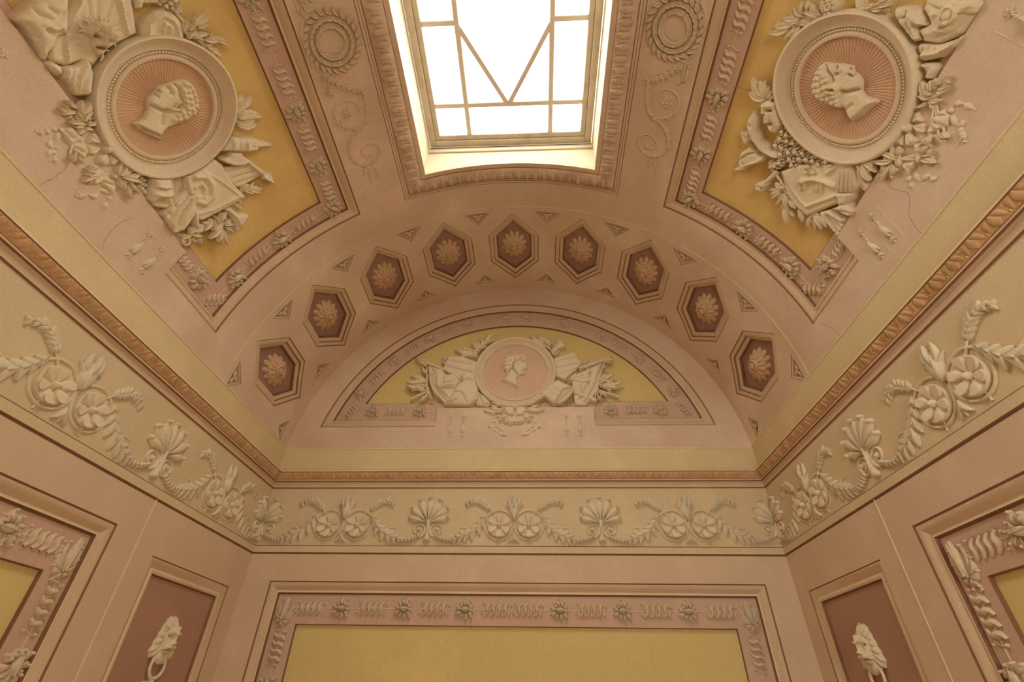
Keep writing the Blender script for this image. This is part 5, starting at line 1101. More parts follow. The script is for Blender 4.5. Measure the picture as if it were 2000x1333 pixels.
STEM = [(-.014, -.05), (-.030, -.118), (.030, -.118), (.014, -.05), (.018, .0), (.024, .05), (-.024, .05), (-.018, .0)]
for sg in (0, -1, 1):
    fk['stem%d' % sg] = mesh('stem', *relief(half_poly(STEM, sg), .014, .012, .006, [([(0, .05), (0, -.118)], .004, .004)]), 'orn')
def put_palmette(fr, label, group, half=0):
    c = thing('palmette', label, 'palmette', fr @ Matrix.Diagonal((1, 1, FZ, 1)), group)
    for an, m in fk['lobe']:
        if half and an * half <= 0.01: continue
        link('lobe', m, c)
    for sg in (-1, 1):
        if half and sg != half: continue
        link('volute', fk['vol'][sg], c)
    link('stem', fk['stem%d' % half], c)
ZF = -.505; FZ = 2.2
FG = 'flower scrolls of the frieze'; PG = 'palmettes of the frieze'
for x, n in ((-1.337, 'left'), (0.005, 'middle'), (1.337, 'right')):
    put_flower_scroll(frame('E', x, ZF), 'twin rosette scroll with ferns, %s one of the end wall frieze' % n, FG)
for x, n in ((-.665, 'left'), (.675, 'right')):
    put_palmette(frame('E', x, ZF), 'full shell palmette on the %s half of the end wall frieze' % n, PG)
for S, sg, side in (('L', 1, 'left'), ('R', -1, 'right')):
    FZ = 1.6
    put_flower_scroll(frame(S, sg * 1.918, ZF), 'large twin rosette scroll nearest the viewer on the %s wall frieze' % side, FG)
    put_flower_scroll(frame(S, sg * 3.292, ZF), 'twin rosette scroll near the far corner of the %s wall frieze' % side, FG)
    put_palmette(frame(S, sg * 2.605, ZF), 'shell palmette between two rosette scrolls on the %s wall frieze' % side, PG)
    FZ = 2.2
    put_palmette(frame('E', -sg * 1.998, ZF), 'half palmette in the %s corner on the end wall side' % side, PG, sg)
    FZ = 1.6
    put_palmette(frame(S, sg * (D - .002), ZF), 'half palmette in the %s corner on the side wall' % side, PG, -sg)
# ---- carved leaves of the cornices (a row of leaf tiles on the sloping face)
tile = join(leaf((0, .027), (0, -.028), .024, .010, .001, wmax=.5), leaf((-.014, .024), (-.046, -.020), .014, .008, .001, bow=-.15), leaf((.014, .024), (.046, -.020), .014, .008, .001, bow=.15),
            dome(.060, .016, .006, .009, .006, n=7, m=2), dome(.060, -.016, .005, .007, .006, n=7, m=2))
tile_m = mesh('leaf', *tile, 'cornice')
for S, lo, hi in (('E', -1.86, 1.87), ('L', .72, 3.80), ('R', -3.80, -.72)):
    n = int(round((hi - lo) / .12))
    for k in range(n + 1):
        a = lo + (hi - lo) * k / n
        o = link('leaf', tile_m, cornices[S]); o.matrix_world = frame(S, a, -.109, .0395) @ Matrix.Rotation(math.radians(34), 4, 'X')
# ---- carved leaves on the skylight border
tile2 = mesh('leaf', *join(leaf((0, .045), (0, -.052), .026, .016, .001, wmax=.45), leaf((-.016, .04), (-.034, -.035), .012, .012, .001, bow=-.15), leaf((.016, .04), (.034, -.035), .012, .012, .001, bow=.15)), 'surround')
for k in range(23):
    o = link('leaf', tile2, surround); o.matrix_world = frame('V', -.80 + 1.60 * k / 22, -2.452, .036)
for sg in (-1, 1):
    for k in range(21):
        o = link('leaf', tile2, surround); o.matrix_world = frame('V', sg * .813, -(.92 + 1.44 * k / 20), .036, sg * math.pi / 2)

# ---- pendant husks on the plinths
def pendant_geo():
    P = []
    P.append(('star', join(*[leaf((0, .085), (.022 * math.sin(a), .085 + .022 * math.cos(a)), .0045, .006, .001, n=3) for a in np.arange(5) * 2 * math.pi / 5 + .3])))
    P += [('bead', dome(0, .068 - i * .016, .0045 + .0012 * i, .0075, .007 + .001 * i, n=8, m=2)) for i in range(5)]
    P.append(('husk', join(leaf((0, .02), (0, -.060), .016, .016, .001, wmax=.62), leaf((0, .0), (-.018, -.055), .007, .010, .001), leaf((0, .0), (.018, -.055), .007, .010, .001))))
    P.append(('finial', join(dome(0, -.072, .009, .009, .010, n=8, m=2), leaf((0, -.072), (-.020, -.088), .006, .006, .001, n=3), leaf((0, -.072), (.020, -.088), .006, .006, .001, n=3), leaf((0, -.076), (0, -.100), .005, .006, .001, n=3))))
    return [(n, mesh(n, *g, 'orn')) for n, g in P]
PD = pendant_geo()
def put_pendant(fr, label, group):
    c = thing('husk_pendant', label, 'pendant', fr @ Matrix.Diagonal((1.1, 1.1, 1.5, 1)), group)
    for n, m in PD: link(n, m, c)
for sg, side in ((-1, 'left'), (1, 'right')):
    for x, w in ((.572, 'outer'), (.455, 'inner')):
        put_pendant(frame('E', sg * x, .355), '%s bellflower pendant on the %s of the lunette plinth' % (w, side), 'pendants on the lunette plinth')
    for x in (.635, .512, .395):
        onsurf('incised_line', 'E', strap((sg * x, .25), (sg * x, .46), .005, .002), 'hi', wall_E)
    for y, w in ((1.845, 'farther bellflower pendant by the far step'), (1.735, 'nearer bellflower pendant by the far step'), (.795, 'bellflower pendant at the near end')):
        put_pendant(frame('V', sg * 2.79, -y, 0, sg * math.pi / 2), '%s of the %s vault plinth' % (w, side), 'pendants on the vault plinths')
    for y in (1.90, 1.79, 1.68, .86, .735):
        onsurf('incised_line', 'V', strap((sg * 2.69, -y), (sg * 2.90, -y), .004, .002), 'hi', ceil_)

# ---- lion heads with rings on the mauve panels
def lion(S, a, b, label):
    c = thing('lion_head', label, 'lion head', frame(S, a, b, -.032), 'lion heads with rings on the side panels')
    half = [(.0, .112), (.022, .118), (.036, .104), (.050, .098), (.052, .078), (.066, .062), (.068, .040), (.082, .022), (.080, .0), (.098, -.022), (.096, -.044), (.114, -.066), (.100, -.082), (.088, -.104), (.062, -.092), (.040, -.108), (.0, -.100)]
    mane = half + [(-x, y) for x, y in reversed(half[1:-1])]
    st = [([(.5 * x, .5 * y), (x, y)], .006, -.012) for x, y in mane[2::2]]
    local('mane', relief(mane, .030, .026, .0045, st), 'orn', c)
    face = [(-.040, .050), (-.020, .066), (.020, .066), (.040, .050), (.050, .015), (.046, -.025), (.042, -.060), (.020, -.078), (-.020, -.078), (-.042, -.060), (-.046, -.025), (-.050, .015)]
    fs = [([(-.042, .034), (-.012, .022)], .006, .016), ([(.042, .034), (.012, .022)], .006, .016), ([(-.038, .014), (-.016, .008)], .0055, -.020), ([(.038, .014), (.016, .008)], .0055, -.020),
          ([(0, .06), (0, -.018)], .010, .016), ([(-.010, -.026), (.010, -.026)], .007, .012), ([(0, -.034), (0, -.056)], .004, -.014), ([(-.034, -.060), (0, -.052), (.034, -.060)], .005, -.018),
          ([(-.024, -.044), (-.014, -.046)], .013, .014), ([(.024, -.044), (.014, -.046)], .013, .014)]
    local('face', relief(face, .026, .018, .003, [(p, q, z * 1.5) for p, q, z in fs], .024, .010), 'orn', c)
    for sg in (-1, 1): local('ear', dome(sg * .052, .058, .012, .018, .034, .012, sg * -.5), 'orn', c)
    for q, l in ((-.85, .098), (-.5, .112), (-.15, .126), (.2, .120), (.55, .110), (.9, .096)): local('forelock', leaf((.024 * q, .045), (.052 * q, l), .011, .026, .018, bow=.25 * q, tip=-.022, n=8), 'orn', c)
    for q in (-.7, -.25, .25, .7): local('beard', leaf((.03 * q, -.068), (.050 * q, -.130 + .012 * abs(q)), .010, .020, .014, bow=.2 * q), 'orn', c)
    t = np.linspace(0, 2 * math.pi, 41)[:-1]
    local('ring', tube(np.c_[.062 * np.sin(t) * (1 - .12 * np.cos(t)), -.128 + .066 * np.cos(t)], .0095, 1.2, .014, 8, True), 'orn', c)
    for sg in (-1, 1):
        local('bow_loop', leaf((0, -.215), (sg * .090, -.225), .028, .022, .002, bow=-.15 * sg), 'orn', c)
        local('bow_tail', tube(smooth_path([(0, -.215), (sg * .03, -.27), (sg * .02, -.32)], 12), lambda u: .012 * (1 - .5 * u), .8, .002, 5), 'orn', c)
    local('bow_knot', dome(0, -.213, .020, .020, .028), 'orn', c)
lion('L', 3.300, -1.338, 'bearded lion head holding a ring in the mauve panel of the left wall')
lion('R', -3.310, -1.338, 'bearded lion head holding a ring in the mauve panel of the right wall')

# ---- wreaths and leafy scrolls beside the skylight
def scroll_strip(sg, side):
    fr = frame('V', sg * 1.125, -1.28); inv = fr.inverted()
    def mp(p, fy=False):
        p = np.array(p, float).copy(); p[:, 0] = -sg * p[:, 0]
        if fy: p[:, 1] = -2.56 - p[:, 1]
        return p
    c = thing('laurel_wreath', 'round laurel wreath on the vault strip %s of the skylight' % side, 'wreath', fr, 'wreaths beside the skylight')
    rnd = random.Random(5)
    cx, cy = sg * 1.125, -1.28
    core = onsurf('wreath_core', 'V', tube(np.array([(cx, cy)]) + arc(.130, 0, 2 * math.pi, 49)[:-1], .018, .6, 0, 5, True), 'orn2', c, inv)
    for ring_, (r, dr) in enumerate(((.105, -.30), (.130, 0), (.155, .30))):
        n = 24
        for k in range(n):
            t = 2 * math.pi * (k + .33 * ring_) / n
            p0 = np.array((cx + r * math.cos(t), cy + r * math.sin(t))); a2 = t + math.pi / 2 - dr * 1.6
            L = .058 + .014 * rnd.random()
            p1 = p0 + L * np.array((math.cos(a2), math.sin(a2)))
            onsurf('leaf', 'V', leaf(p0, p1, .016, .020, .006 * rnd.random() + .002, n=5, bow=.1), 'orn2', c, inv)
    for fy in (False, True):
        lab = 'leafy scroll %s the laurel wreath, %s of the skylight' % ('beyond' if not fy else 'on the near side of', side)
        q = thing('leafy_scroll', lab, 'scroll', frame('V', cx, cy - (.4 if not fy else -.4)), 'scrolls beside the skylight')
        iv = q.matrix_world.inverted() if False else frame('V', cx, cy - (.4 if not fy else -.4)).inverted()
        def add(n, g, parent=q): return onsurf(n, 'V', g, 'orn2', parent, iv)
        add('stem', tube(smooth_path(mp(TR['W_stem'][0], fy), 24), .010, 1.2, 0, 5))
        for i, l in enumerate(TR['W_branch']):
            P = smooth_path(mp(l, fy), 24)
            b = add('branch', tube(P, lambda u: .009 * (1 - .5 * u), 1.2, 0, 5))
            if i == 0:
                st, L = acanthus(P[::3], 9, .046, .016, lambda t: 1.1 - .3 * t, ang=.7)
                for l_ in L: add('leaf', l_)
            else:
                st, L = acanthus(P[::3], 3, .022, .008, lambda t: 1.0, ang=.6)
                for l_ in L: add('leaf', l_)
        for key in ('W_scroll1', 'W_scroll2'):
            P = smooth_path(mp(TR[key][0], fy), 60)
            add('volute', tube(P, lambda u: .0105 * (1 - .45 * u), 1.3, 0, 5))
            st, L = acanthus(P[:len(P) // 2:3], 8, .030, .012, lambda t: 1.0, ang=.7)
            for l_ in L: add('leaf', l_)
        f = mp(TR['W_flower'][0], fy)[0]
        fl = add('flower', dome(f[0], f[1], .014, .014, .020))
        for k in range(6):
            t = k * math.pi / 3
            add('petal', leaf(f + .008 * np.array((math.cos(t), math.sin(t))), f + .042 * np.array((math.cos(t), math.sin(t))), .014, .014, .002, n=4))
        e = mp(TR['W_scroll2'][0][-1:], fy)[0]
        add('volute_eye', dome(e[0], e[1], .016, .016, .016))
        for l in TR['W_wisps']:
            P = mp(l, fy); add('wisp', leaf(P[0], P[1], .006, .006, .001, n=4, bow=.15))
scroll_strip(-1, 'left'); scroll_strip(1, 'right')

# ---- hairline cracks in the vault plaster
for l in TR['cracks']:
    P = smooth_path(l, 16)
    rr = random.Random(len(l)); P = P + np.array([(rr.uniform(-.003, .003), rr.uniform(-.003, .003)) for _ in P])
    onsurf('crack', 'V', tube(P, .0018, .2, 0, 2), 'crack', ceil_)
# ================================================================ MEDALLIONS AND TROPHIES
def solid(name, label, cat, S, geo, mat='orn', group=None, mats=None):
    """a thing that is one mesh, its origin at its middle"""
    V = np.asarray(geo[0]); c = V[:, :2].mean(0)
    fr = frame(S, c[0], c[1]); A = np.array(fr.inverted())
    Wd = W(S, V); Wd = Wd @ A[:3, :3].T + A[:3, 3]
    o = link(name, mesh(name, Wd, geo[1], mat, True, None, 50)); o.matrix_world = fr
    return tag(o, label, cat, group)
def part_of(o, name, S, geo, mat='orn'):
    return onsurf(name, S, geo, mat, o, o.matrix_world.inverted() if o.parent is None else None, sharp=50)
def rel(key, th=.022, rd=.020, res=.006, amps=(), hb=0.0, base=None, wid=.007, dome=None, extra=()):
    L = TR[key]; st = []
    for i, p in enumerate(L[1:]):
        am = amps[i] if i < len(amps) else (amps[-1] if amps else -.006)
        if isinstance(am, tuple): am, w_ = am
        else: w_ = wid
        st.append((p, w_, am * (2.3 if key[0] == 'E' else 1.5)))
    return relief(L[0], th, rd, res, list(st) + list(extra), hb, HY if base is None else base, dome)

def ring_geo(S, c, prof, n=96): return lathe(prof, n, c[0], c[1])
def rays(c, r0, r1, n, h):
    """disc with radial flutes"""
    V, F = [], []
    N_ = n * 4; rs = np.linspace(r0, r1, 8)
    for i in range(N_):
        t = 2 * math.pi * i / N_
        for j, r in enumerate(rs):
            d = (.0, -.0015, -.0055, -.0015)[i % 4] * (0.25 + .75 * min(1, j / 2)) * (1 if j < 7 else 0)
            V.append((c[0] + r * math.cos(t), c[1] + r * math.sin(t), h + d))
    m = len(rs)
    for i in range(N_):
        for j in range(m - 1):
            a, b = i * m + j, ((i + 1) % N_) * m + j; F.append((a, a + 1, b + 1, b))
    V.append((c[0], c[1], h)); e = len(V) - 1
    for i in range(N_): F.append((i * m, ((i + 1) % N_) * m, e))
    return np.array(V), [tuple(reversed(f)) for f in F]

def medallion(S, c, R, head, label, beads, ell, bias):
    fr = frame(S, c[0], c[1]); inv = fr.inverted()
    ea, eb, er = ell
    def oval(g):
        V = np.array(g[0], float); x = (V[:, 0] - c[0]) * ea; y = (V[:, 1] - c[1]) * eb
        V[:, 0] = c[0] + x * math.cos(er) - y * math.sin(er); V[:, 1] = c[1] + x * math.sin(er) + y * math.cos(er)
        return V, g[1]
    t = thing('portrait_medallion', label, 'medallion', fr, 'portrait medallions')
    b0 = HY
    if beads:
        P = [(1.0, b0), (1.0, .024), (.992, .032), (.965, .034), (.952, .024), (.935, .020), (.90, .008), (.86, -.002), (.82, -.006), (.805, -.004), (.80, -.016), (.745, -.016), (.738, -.006), (.715, -.002), (.685, -.004), (.675, -.020)]
    else:
        P = [(1.0, b0), (1.0, .016), (.99, .024), (.965, .028), (.94, .022), (.90, .006), (.86, -.002), (.83, -.002), (.815, .010), (.795, .012), (.78, .000), (.77, -.014)]
    k1, k2 = (4, 9) if beads else (4, 7)
    for nm, seg, mt in (('rim', P[:k1 + 1], 'orn'), ('cove', P[k1:k2 + 1], 'orn2'), ('inner_ring', P[k2:], 'orn2' if beads else 'orn')):
        onsurf(nm, S, oval(lathe([(r * R, h) for r, h in reversed(seg)], 120, c[0], c[1])), mt, t, inv, sharp=35)
    rd = P[-1][0] * R
    if beads:
        n = 116; br = .770 * R
        B = join(*[dome(c[0] + br * math.cos(q), c[1] + br * math.sin(q), .0085, .0085, .011, -.016, n=6, m=2) for q in np.arange(n) * 2 * math.pi / n])
        tag(onsurf('beading', S, oval(B), 'orn', t, inv), kind='stuff')
    onsurf('fluted_ground', S, oval(rays(c, rd * .12, rd * 1.01, 84 if beads else 56, P[-1][1])), 'medal' if beads else 'medal2', t, inv, sharp=None)
    hh = P[-1][1]
    L, Bm = TR[head], TR[head + '_b']
    w = R * .022
    st = [(L[1], w, -.010), (L[2], w * .75, .010), (L[3], w * 1.0, -.010), (L[4], w * .6, -.009), (L[5], w * .8, -.008), (L[6], w * .7, -.010)]
    if len(L) > 7: st.append((L[7], w * 1.2, -.004))
    st = [(p, q * 1.1, a * 1.7) for p, q, a in st]
    st += [(p, w * 1.25, .012) for p in Bm[0]]
    st += [(p, w * .8, -.020) for p in Bm[1]] + [(p, w * .8, .014) for p in Bm[2]]
    st = [(p, q, a * (1.9 if S == 'E' else 1.6)) for p, q, a in st]
    onsurf('profile_head', S, relief(L[0], .026, R * .075, R * .0095, st, hh + .004, hh - .004), 'orn', t, inv, sharp=60)
    return t
medallion('V', (-2.190, -1.281), .368, 'headL', 'large round portrait medallion on the left vault panel, head looking up left', True, (1.092, .907, .088), 0)
medallion('V', (2.193, -1.305), .368, 'headR', 'large round portrait medallion on the right vault panel, head looking up right', True, (1.098, .928, -.090), 0)
medallion('E', (0.0, .936), .392, 'headE', 'round portrait medallion on the lunette, head in profile to the right', False, (.985, 1.01, 0), 0)

TG = {'L': 'trophy pieces round the left vault medallion', 'R': 'trophy pieces round the right vault medallion', 'E': 'trophy pieces round the lunette medallion'}
def sprig(name, label, key, S, gk, w=.30, th=.016, h=.0, mat='orn', low=HY):
    """spray of pointed leaves, each leaf its own piece"""
    L = TR[key]; c = np.mean([p for l in L for p in l], axis=0)
    fr = frame(S, c[0], c[1]); inv = fr.inverted()
    t = thing(name, label, 'leaves', fr, TG[gk])
    for i, (p, q) in enumerate(L):
        l = math.hypot(q[0] - p[0], q[1] - p[1])
        g = leaf(p, q, max(.011, min(.030, l * w * .62)), th, h + .004 * (i % 3), bow=(.10, -.10, .06)[i % 3], n=7, wmax=.45, tip=.006)
        d = np.subtract(q, p); nn = np.array([-d[1], d[0]])
        gs = [g]
        if l > .045:                                     # side lobes
            for sg in (-1, 1):
                b0 = np.add(p, d * .25); gs.append(leaf(b0, b0 + d * .38 + sg * nn * .34, max(.008, l * w * .30), th * .8, h - .002, bow=-.1 * sg, n=7))
        for V, F in gs:
            for k in range(len(V)):
                if k % 5 in (0, 4): V[k][2] = max(low, V[k][2] - .012)
        onsurf('leaf', S, join(*gs), mat, t, inv)
    # woody stalks from the first leaf bases
    B_ = np.array([l[0] for l in L])
    m = B_.mean(0)
    onsurf('stalk', S, join(*[tube([tuple(m), tuple(b)], .006, .9, h - .004, 4) for b in B_ if np.hypot(*(b - m)) > .01] or [dome(m[0], m[1], .01, .01, .01)]), mat, t, inv)
    return t
def blossoms(name, label, cat, key, S, gk, r=.020, h=.012, low=HY, petals=5):
    P = np.array(TR[key][0]); c = P.mean(0); fr = frame(S, c[0], c[1]); inv = fr.inverted()
    t = thing(name, label, cat, fr, TG[gk])
    for i, p in enumerate(P):
        if petals:
            gs = [dome(p[0], p[1], r * .42, r * .42, r * .55, h + .003 * (i % 3), n=8, m=2)]
            for k in range(petals):
                q = 2 * math.pi * k / petals + i
                gs.append(dome(p[0] + r * .62 * math.cos(q), p[1] + r * .62 * math.sin(q), r * .5, r * .42, h + .003 * (i % 3) - low, low, q, n=8, m=3))
            onsurf('blossom', S, join(*gs), 'orn', t, inv)
        else:
            onsurf('berry', S, dome(p[0], p[1], r, r, h - low + .004 * (i % 3), low, n=9, m=3), 'orn', t, inv)
    return t
def piece(name, label, cat, key, S, gk, **k):
    mat = k.pop('mat', 'orn')
    return solid(name, label, cat, S, rel(key, **k), mat, TG[gk])
def rod(o, name, key, i, S, r, h, mat='orn'):
    P = smooth_path(TR[key][i], 12)
    g = tube(P, r, 1.0, h, 6)
    V, F = g
    for k in range(len(V)):
        if k % 7 in (0, 6): V[k][2] = HY
    return part_of(o, name, S, (V, F), mat) if o is not None else (V, F)

# ---- left vault trophy
piece('theatre_mask', 'big tilted theatre mask with half-closed eye in the upper left corner', 'mask', 'L_mask', 'V', 'L', th=.030, rd=.05, hb=.010, wid=.010, amps=[-.016, .012, -.012, -.010, -.022, -.006], res=.007)
s_ = piece('ray_shield', 'large angular shield with beaded rims behind the screaming head', 'shield', 'L_shield', 'V', 'L', th=.012, rd=.018, hb=-.016, wid=.006, amps=[.010, .010, -.004, -.004, -.004, -.004, -.004, -.004, -.004], res=.007)
part_of(s_, 'gorgon_head', 'V', rel('L_medusa', .034, .022, .0035, [-.032, -.032, .026, -.036, .016, .016, .016, .016], hb=.012, base=-.02, wid=.0065))
_gp = np.array(TR['L_medusa'][0]); _gc = _gp.mean(0)
for i in range(1, 13):
    d = _gp[i] - _gc; part_of(s_, 'snake_lock', 'V', tube(smooth_path([_gc + d * .75, _gc + d * 1.1 + .010 * np.array((-d[1], d[0])) / np.hypot(*d) * (-1) ** i, _gc + d * 1.38], 10), lambda u: .0085 * (1 - .6 * u), 1.2, .006, 5))
v_ = piece('collared_vessel', 'tipped vessel with a tongue-patterned collar left of the big medallion', 'vessel', 'L_vessel', 'V', 'L', th=.030, rd=.035, hb=-.004, amps=[-.010, -.010, .008, -.006], wid=.008)
part_of(v_, 'stopper', 'V', rel('L_vessel_tip', .030, .030, .0055, [.006], hb=-.010))
piece('round_shield', 'small round shield with a raised rim above the left medallion', 'shield', 'L_round', 'V', 'L', th=.014, rd=.014, hb=-.008, amps=[(.010, .008), (.012, .010), (.012, .010)])
piece('paper_scroll', 'rolled scroll end above the small round shield', 'scroll', 'L_scroll', 'V', 'L', th=.018, rd=.016, hb=-.010, amps=[-.008, -.008])
sprig('laurel_sprig', 'laurel sprig to the right of the small round shield', 'L_leaves1', 'V', 'L')
blossoms('blossom_cluster', 'little blossoms above the small round shield', 'flowers', 'L_flowers1', 'V', 'L', r=.026, h=-.004)
sprig('oak_sprig', 'short leafy sprig on the right rim of the left medallion', 'L_leaves2', 'V', 'L', w=.42)
q_ = piece('arrow_quiver', 'banded quiver with an arrow tip right of the left medallion', 'quiver', 'L_quiver', 'V', 'L', th=.028, rd=.030, hb=.004, amps=[.008, .008, -.006, -.006, -.006, -.003])
part_of(q_, 'arrow_head', 'V', rel('L_arrow', .016, .014, .005, [.008], hb=-.006))
a_ = piece('battle_axe', 'crescent axe blade below the banded quiver', 'axe', 'L_axe', 'V', 'L', th=.014, rd=.020, hb=.008, amps=[.006])
b_ = piece('plain_banner', 'plain cloth banner on a spear below the axe blade', 'banner', 'L_banner', 'V', 'L', th=.010, rd=.012, hb=-.014, amps=[-.006])
rod(b_, 'spear_shaft', 'L_spear', 0, 'V', .015, -.004)
part_of(b_, 'spear_head', 'V', rel('L_spearhead', .018, .016, .005, [.010], hb=-.010))
s_ = piece('embroidered_standard', 'embroidered standard with a wreath below the left medallion', 'standard', 'L_standard', 'V', 'L', th=.012, rd=.014, hb=-.002, amps=[(.014, .018), (.010, .012), (.005, .006), (.006, .008)])
rod(s_, 'pole', 'L_pole', 0, 'V', .014, .014); rod(s_, 'pole', 'L_pole', 1, 'V', .012, .012)
piece('draped_flag', 'furled flag with deep folds at the bottom of the left trophy', 'flag', 'L_flag', 'V', 'L', th=.020, rd=.020, hb=.012, amps=[(-.014, .010), (.012, .010), (.008, .008), (-.012, .010)])
piece('banded_mortar', 'hollow banded cylinder below the left medallion', 'cylinder', 'L_drum', 'V', 'L', th=.034, rd=.045, hb=.000, amps=[.008, -.008, .008, (-.022, .016)])
piece('dark_cloth', 'plain cloth between the banded cylinder and the flag pole', 'cloth', 'L_cloth', 'V', 'L', th=.008, rd=.010, hb=-.022, amps=[-.006])
piece('rope_ladder', 'notched strap crossing behind the furled flag', 'strap', 'L_ladder', 'V', 'L', th=.012, rd=.012, hb=-.002, amps=[.008, .008, -.008, -.008])
piece('war_trumpet', 'flaring trumpet bell under the embroidered standard', 'trumpet', 'L_trumpet', 'V', 'L', th=.024, rd=.028, hb=-.014, amps=[.010, .006])
sprig('laurel_sprig', 'hanging laurel spray beside the trumpet bell', 'L_leaves3', 'V', 'L')
sprig('laurel_sprig', 'small leaves under the spear head', 'L_leaves4', 'V', 'L', h=-.010)
t_ = sprig('olive_sprig', 'leaves and a round bloom at the plinth step of the left vault panel', 'L_leaves5', 'V', 'L')
p_ = TR['L_bloom'][0][0]
part_of(t_, 'bloom', 'V', join(dome(p_[0], p_[1], .045, .040, .058, HY, n=16, m=4), tube(np.array([p_]) + arc(.024, 0, 2 * math.pi, 17)[:-1], .006, 1, .008, 4, True)))
blossoms('grape_bunch', 'bunch of berries beside the banded cylinder', 'berries', 'L_grapes', 'V', 'L', r=.018, h=-.005, petals=0)
def bow(gk, S, pre, label, h=.006):
    L = TR[pre + '_bow']; c = np.mean([p for l in L for p in l], axis=0); fr = frame(S, c[0], c[1]); inv = fr.inverted()
    t = thing('ribbon_bow', label, 'bow', fr, TG[gk])
    ks = TR.get(pre + '_bowstrokes')
    for i, l in enumerate(L):
        onsurf('loop', S, relief(l, .024, .024, .005, [(ks[i], .006, -.008)] if ks else [], .002, HY if S == 'V' else -.03), 'orn', t, inv)
    k = np.mean([l[0] for l in L], axis=0)
    onsurf('knot', S, dome(k[0], k[1], .024, .022, .040, -.002), 'orn', t, inv)
    return t, inv
t_, iv = bow('L', 'V', 'L', 'big ribbon bow tied under the lower left rim of the left medallion')
for k in ('L_ribbon1', 'L_ribbon2'): onsurf('ribbon', 'V', rel(k, .016, .014, .005, [-.008], hb=.004, base=-.005), 'orn', t_, iv)
for l in TR['L_tails']: onsurf('ribbon_tail', 'V', tube(smooth_path(l, 30), lambda u: .008 + .005 * math.sin(u * 18), .9, 0, 5), 'orn', t_, iv)
sprig('laurel_sprig', 'leaf cluster above the bow of the left medallion', 'L_leaves6', 'V', 'L', h=.008, low=-.003)
sprig('laurel_sprig', 'leaf cluster below the bow of the left medallion', 'L_leaves7', 'V', 'L', h=.008, low=-.003)

# ---- right vault trophy
piece('curved_horn', 'curved drinking horn at the left of the right trophy', 'horn', 'R_horn', 'V', 'R', th=.026, rd=.026, hb=-.002, amps=[.008, -.012])
piece('satyr_mask', 'small bearded mask tucked beside the right medallion', 'mask', 'R_mask', 'V', 'R', th=.034, rd=.034, hb=.0, res=.0045, amps=[-.024, -.024, .020, -.026, .010], extra=[(p, .008, -.014) for p in TR['R_mask_b'][0]] + [(p, .016, .008) for p in TR['R_mask_b'][1]])
sprig('oak_sprig', 'leaves crowning the small bearded mask', 'R_leaves1', 'V', 'R', w=.36)
blossoms('blossom_garland', 'thick garland of blossoms under the right medallion', 'flowers', 'R_blossoms', 'V', 'R', r=.030, h=.010)
t_ = piece('lettered_tablet', 'curved tablet with letters and a leaping animal below the right medallion', 'tablet', 'R_tablet', 'V', 'R', th=.014, rd=.014, hb=-.006, amps=[.006, (.014, .014), (.010, .006), (.010, .006), (.010, .006), (.010, .006), (.010, .010), (.008, .010)])
for l in TR['R_tabletmarks']: part_of(t_, 'letter', 'V', tube(densify(l, .01, False), .0035, .9, .008, 4))
piece('ribbed_urn', 'pinkish ribbed urn beside the lettered tablet', 'urn', 'R_urn', 'V', 'R', th=.026, rd=.040, hb=.0, amps=[(-.007, .006)], mat='orn2')
piece('stone_goblet', 'footed goblet standing on the plinth edge of the right trophy', 'goblet', 'R_cup', 'V', 'R', th=.026, rd=.022, hb=.004, amps=[.008, -.008, -.008])
piece('fluted_column', 'broken fluted column end at the bottom of the right trophy', 'column', 'R_column', 'V', 'R', th=.014, rd=.014, hb=-.010, amps=[.010, -.010, -.010, -.010, -.010])
piece('scallop_shell', 'pale shell between the ribbed urn and the bow leaves', 'shell', 'R_shell', 'V', 'R', th=.016, rd=.018, hb=-.006, amps=[-.008, .008])
p_ = piece('pan_pipe', 'rolled pipe with a pointed end left of the blossoms', 'pipe', 'R_pipe', 'V', 'R', th=.024, rd=.022, hb=-.006, amps=[-.012, .010, -.008])
part_of(p_, 'pipe_mouth', 'V', rel('R_pipe_end', .018, .018, .005, [-.008], hb=-.016))
m_ = piece('thyrsus_staff', 'staff ending in a cone below the rolled pipe', 'staff', 'R_mace', 'V', 'R', th=.030, rd=.030, hb=-.010, amps=[-.008, -.006, -.006])
rod(m_, 'shaft', 'R_maceshaft', 0, 'V', .014, -.008)
sprig('laurel_sprig', 'loose laurel leaves hanging below the lettered tablet', 'R_leaves2', 'V', 'R', h=-.006)
t_, iv = bow('R', 'V', 'R', 'big ribbon bow tied under the lower right rim of the right medallion')
for k in ('R_ribbon1', 'R_ribbon2', 'R_ribbon3'): onsurf('ribbon', 'V', rel(k, .016, .014, .005, [-.008], hb=.004, base=-.005), 'orn', t_, iv)
for l in TR['R_tails']: onsurf('ribbon_tail', 'V', tube(smooth_path(l, 30), lambda u: .008 + .005 * math.sin(u * 18), .9, 0, 5), 'orn', t_, iv)
sprig('laurel_sprig', 'leaf cluster above the bow of the right medallion', 'R_leaves3', 'V', 'R', h=.008, low=-.003)
sprig('laurel_sprig', 'leaf cluster below the bow of the right medallion', 'R_leaves4', 'V', 'R', h=.008, low=-.003)
piece('animal_skin', 'lion skin with dangling paw above the right medallion', 'skin', 'R_lionskin', 'V', 'R', th=.030, rd=.035, hb=.004, amps=[-.014, .008, -.008, .008, .006])
h_ = piece('crested_helmet', 'big helmet with a round boss at the upper right', 'helmet', 'R_helmet', 'V', 'R', th=.036, rd=.060, hb=-.010, amps=[-.010, -.008, .008, .010, .008, .006], res=.007)
p_ = TR['R_boss'][0][0]
part_of(h_, 'boss', 'V', lathe([(.036, .02), (.036, .044), (.028, .048), (.024, .042), (.016, .042), (.012, .052), (.0005, .054)], 20, p_[0], p_[1]))
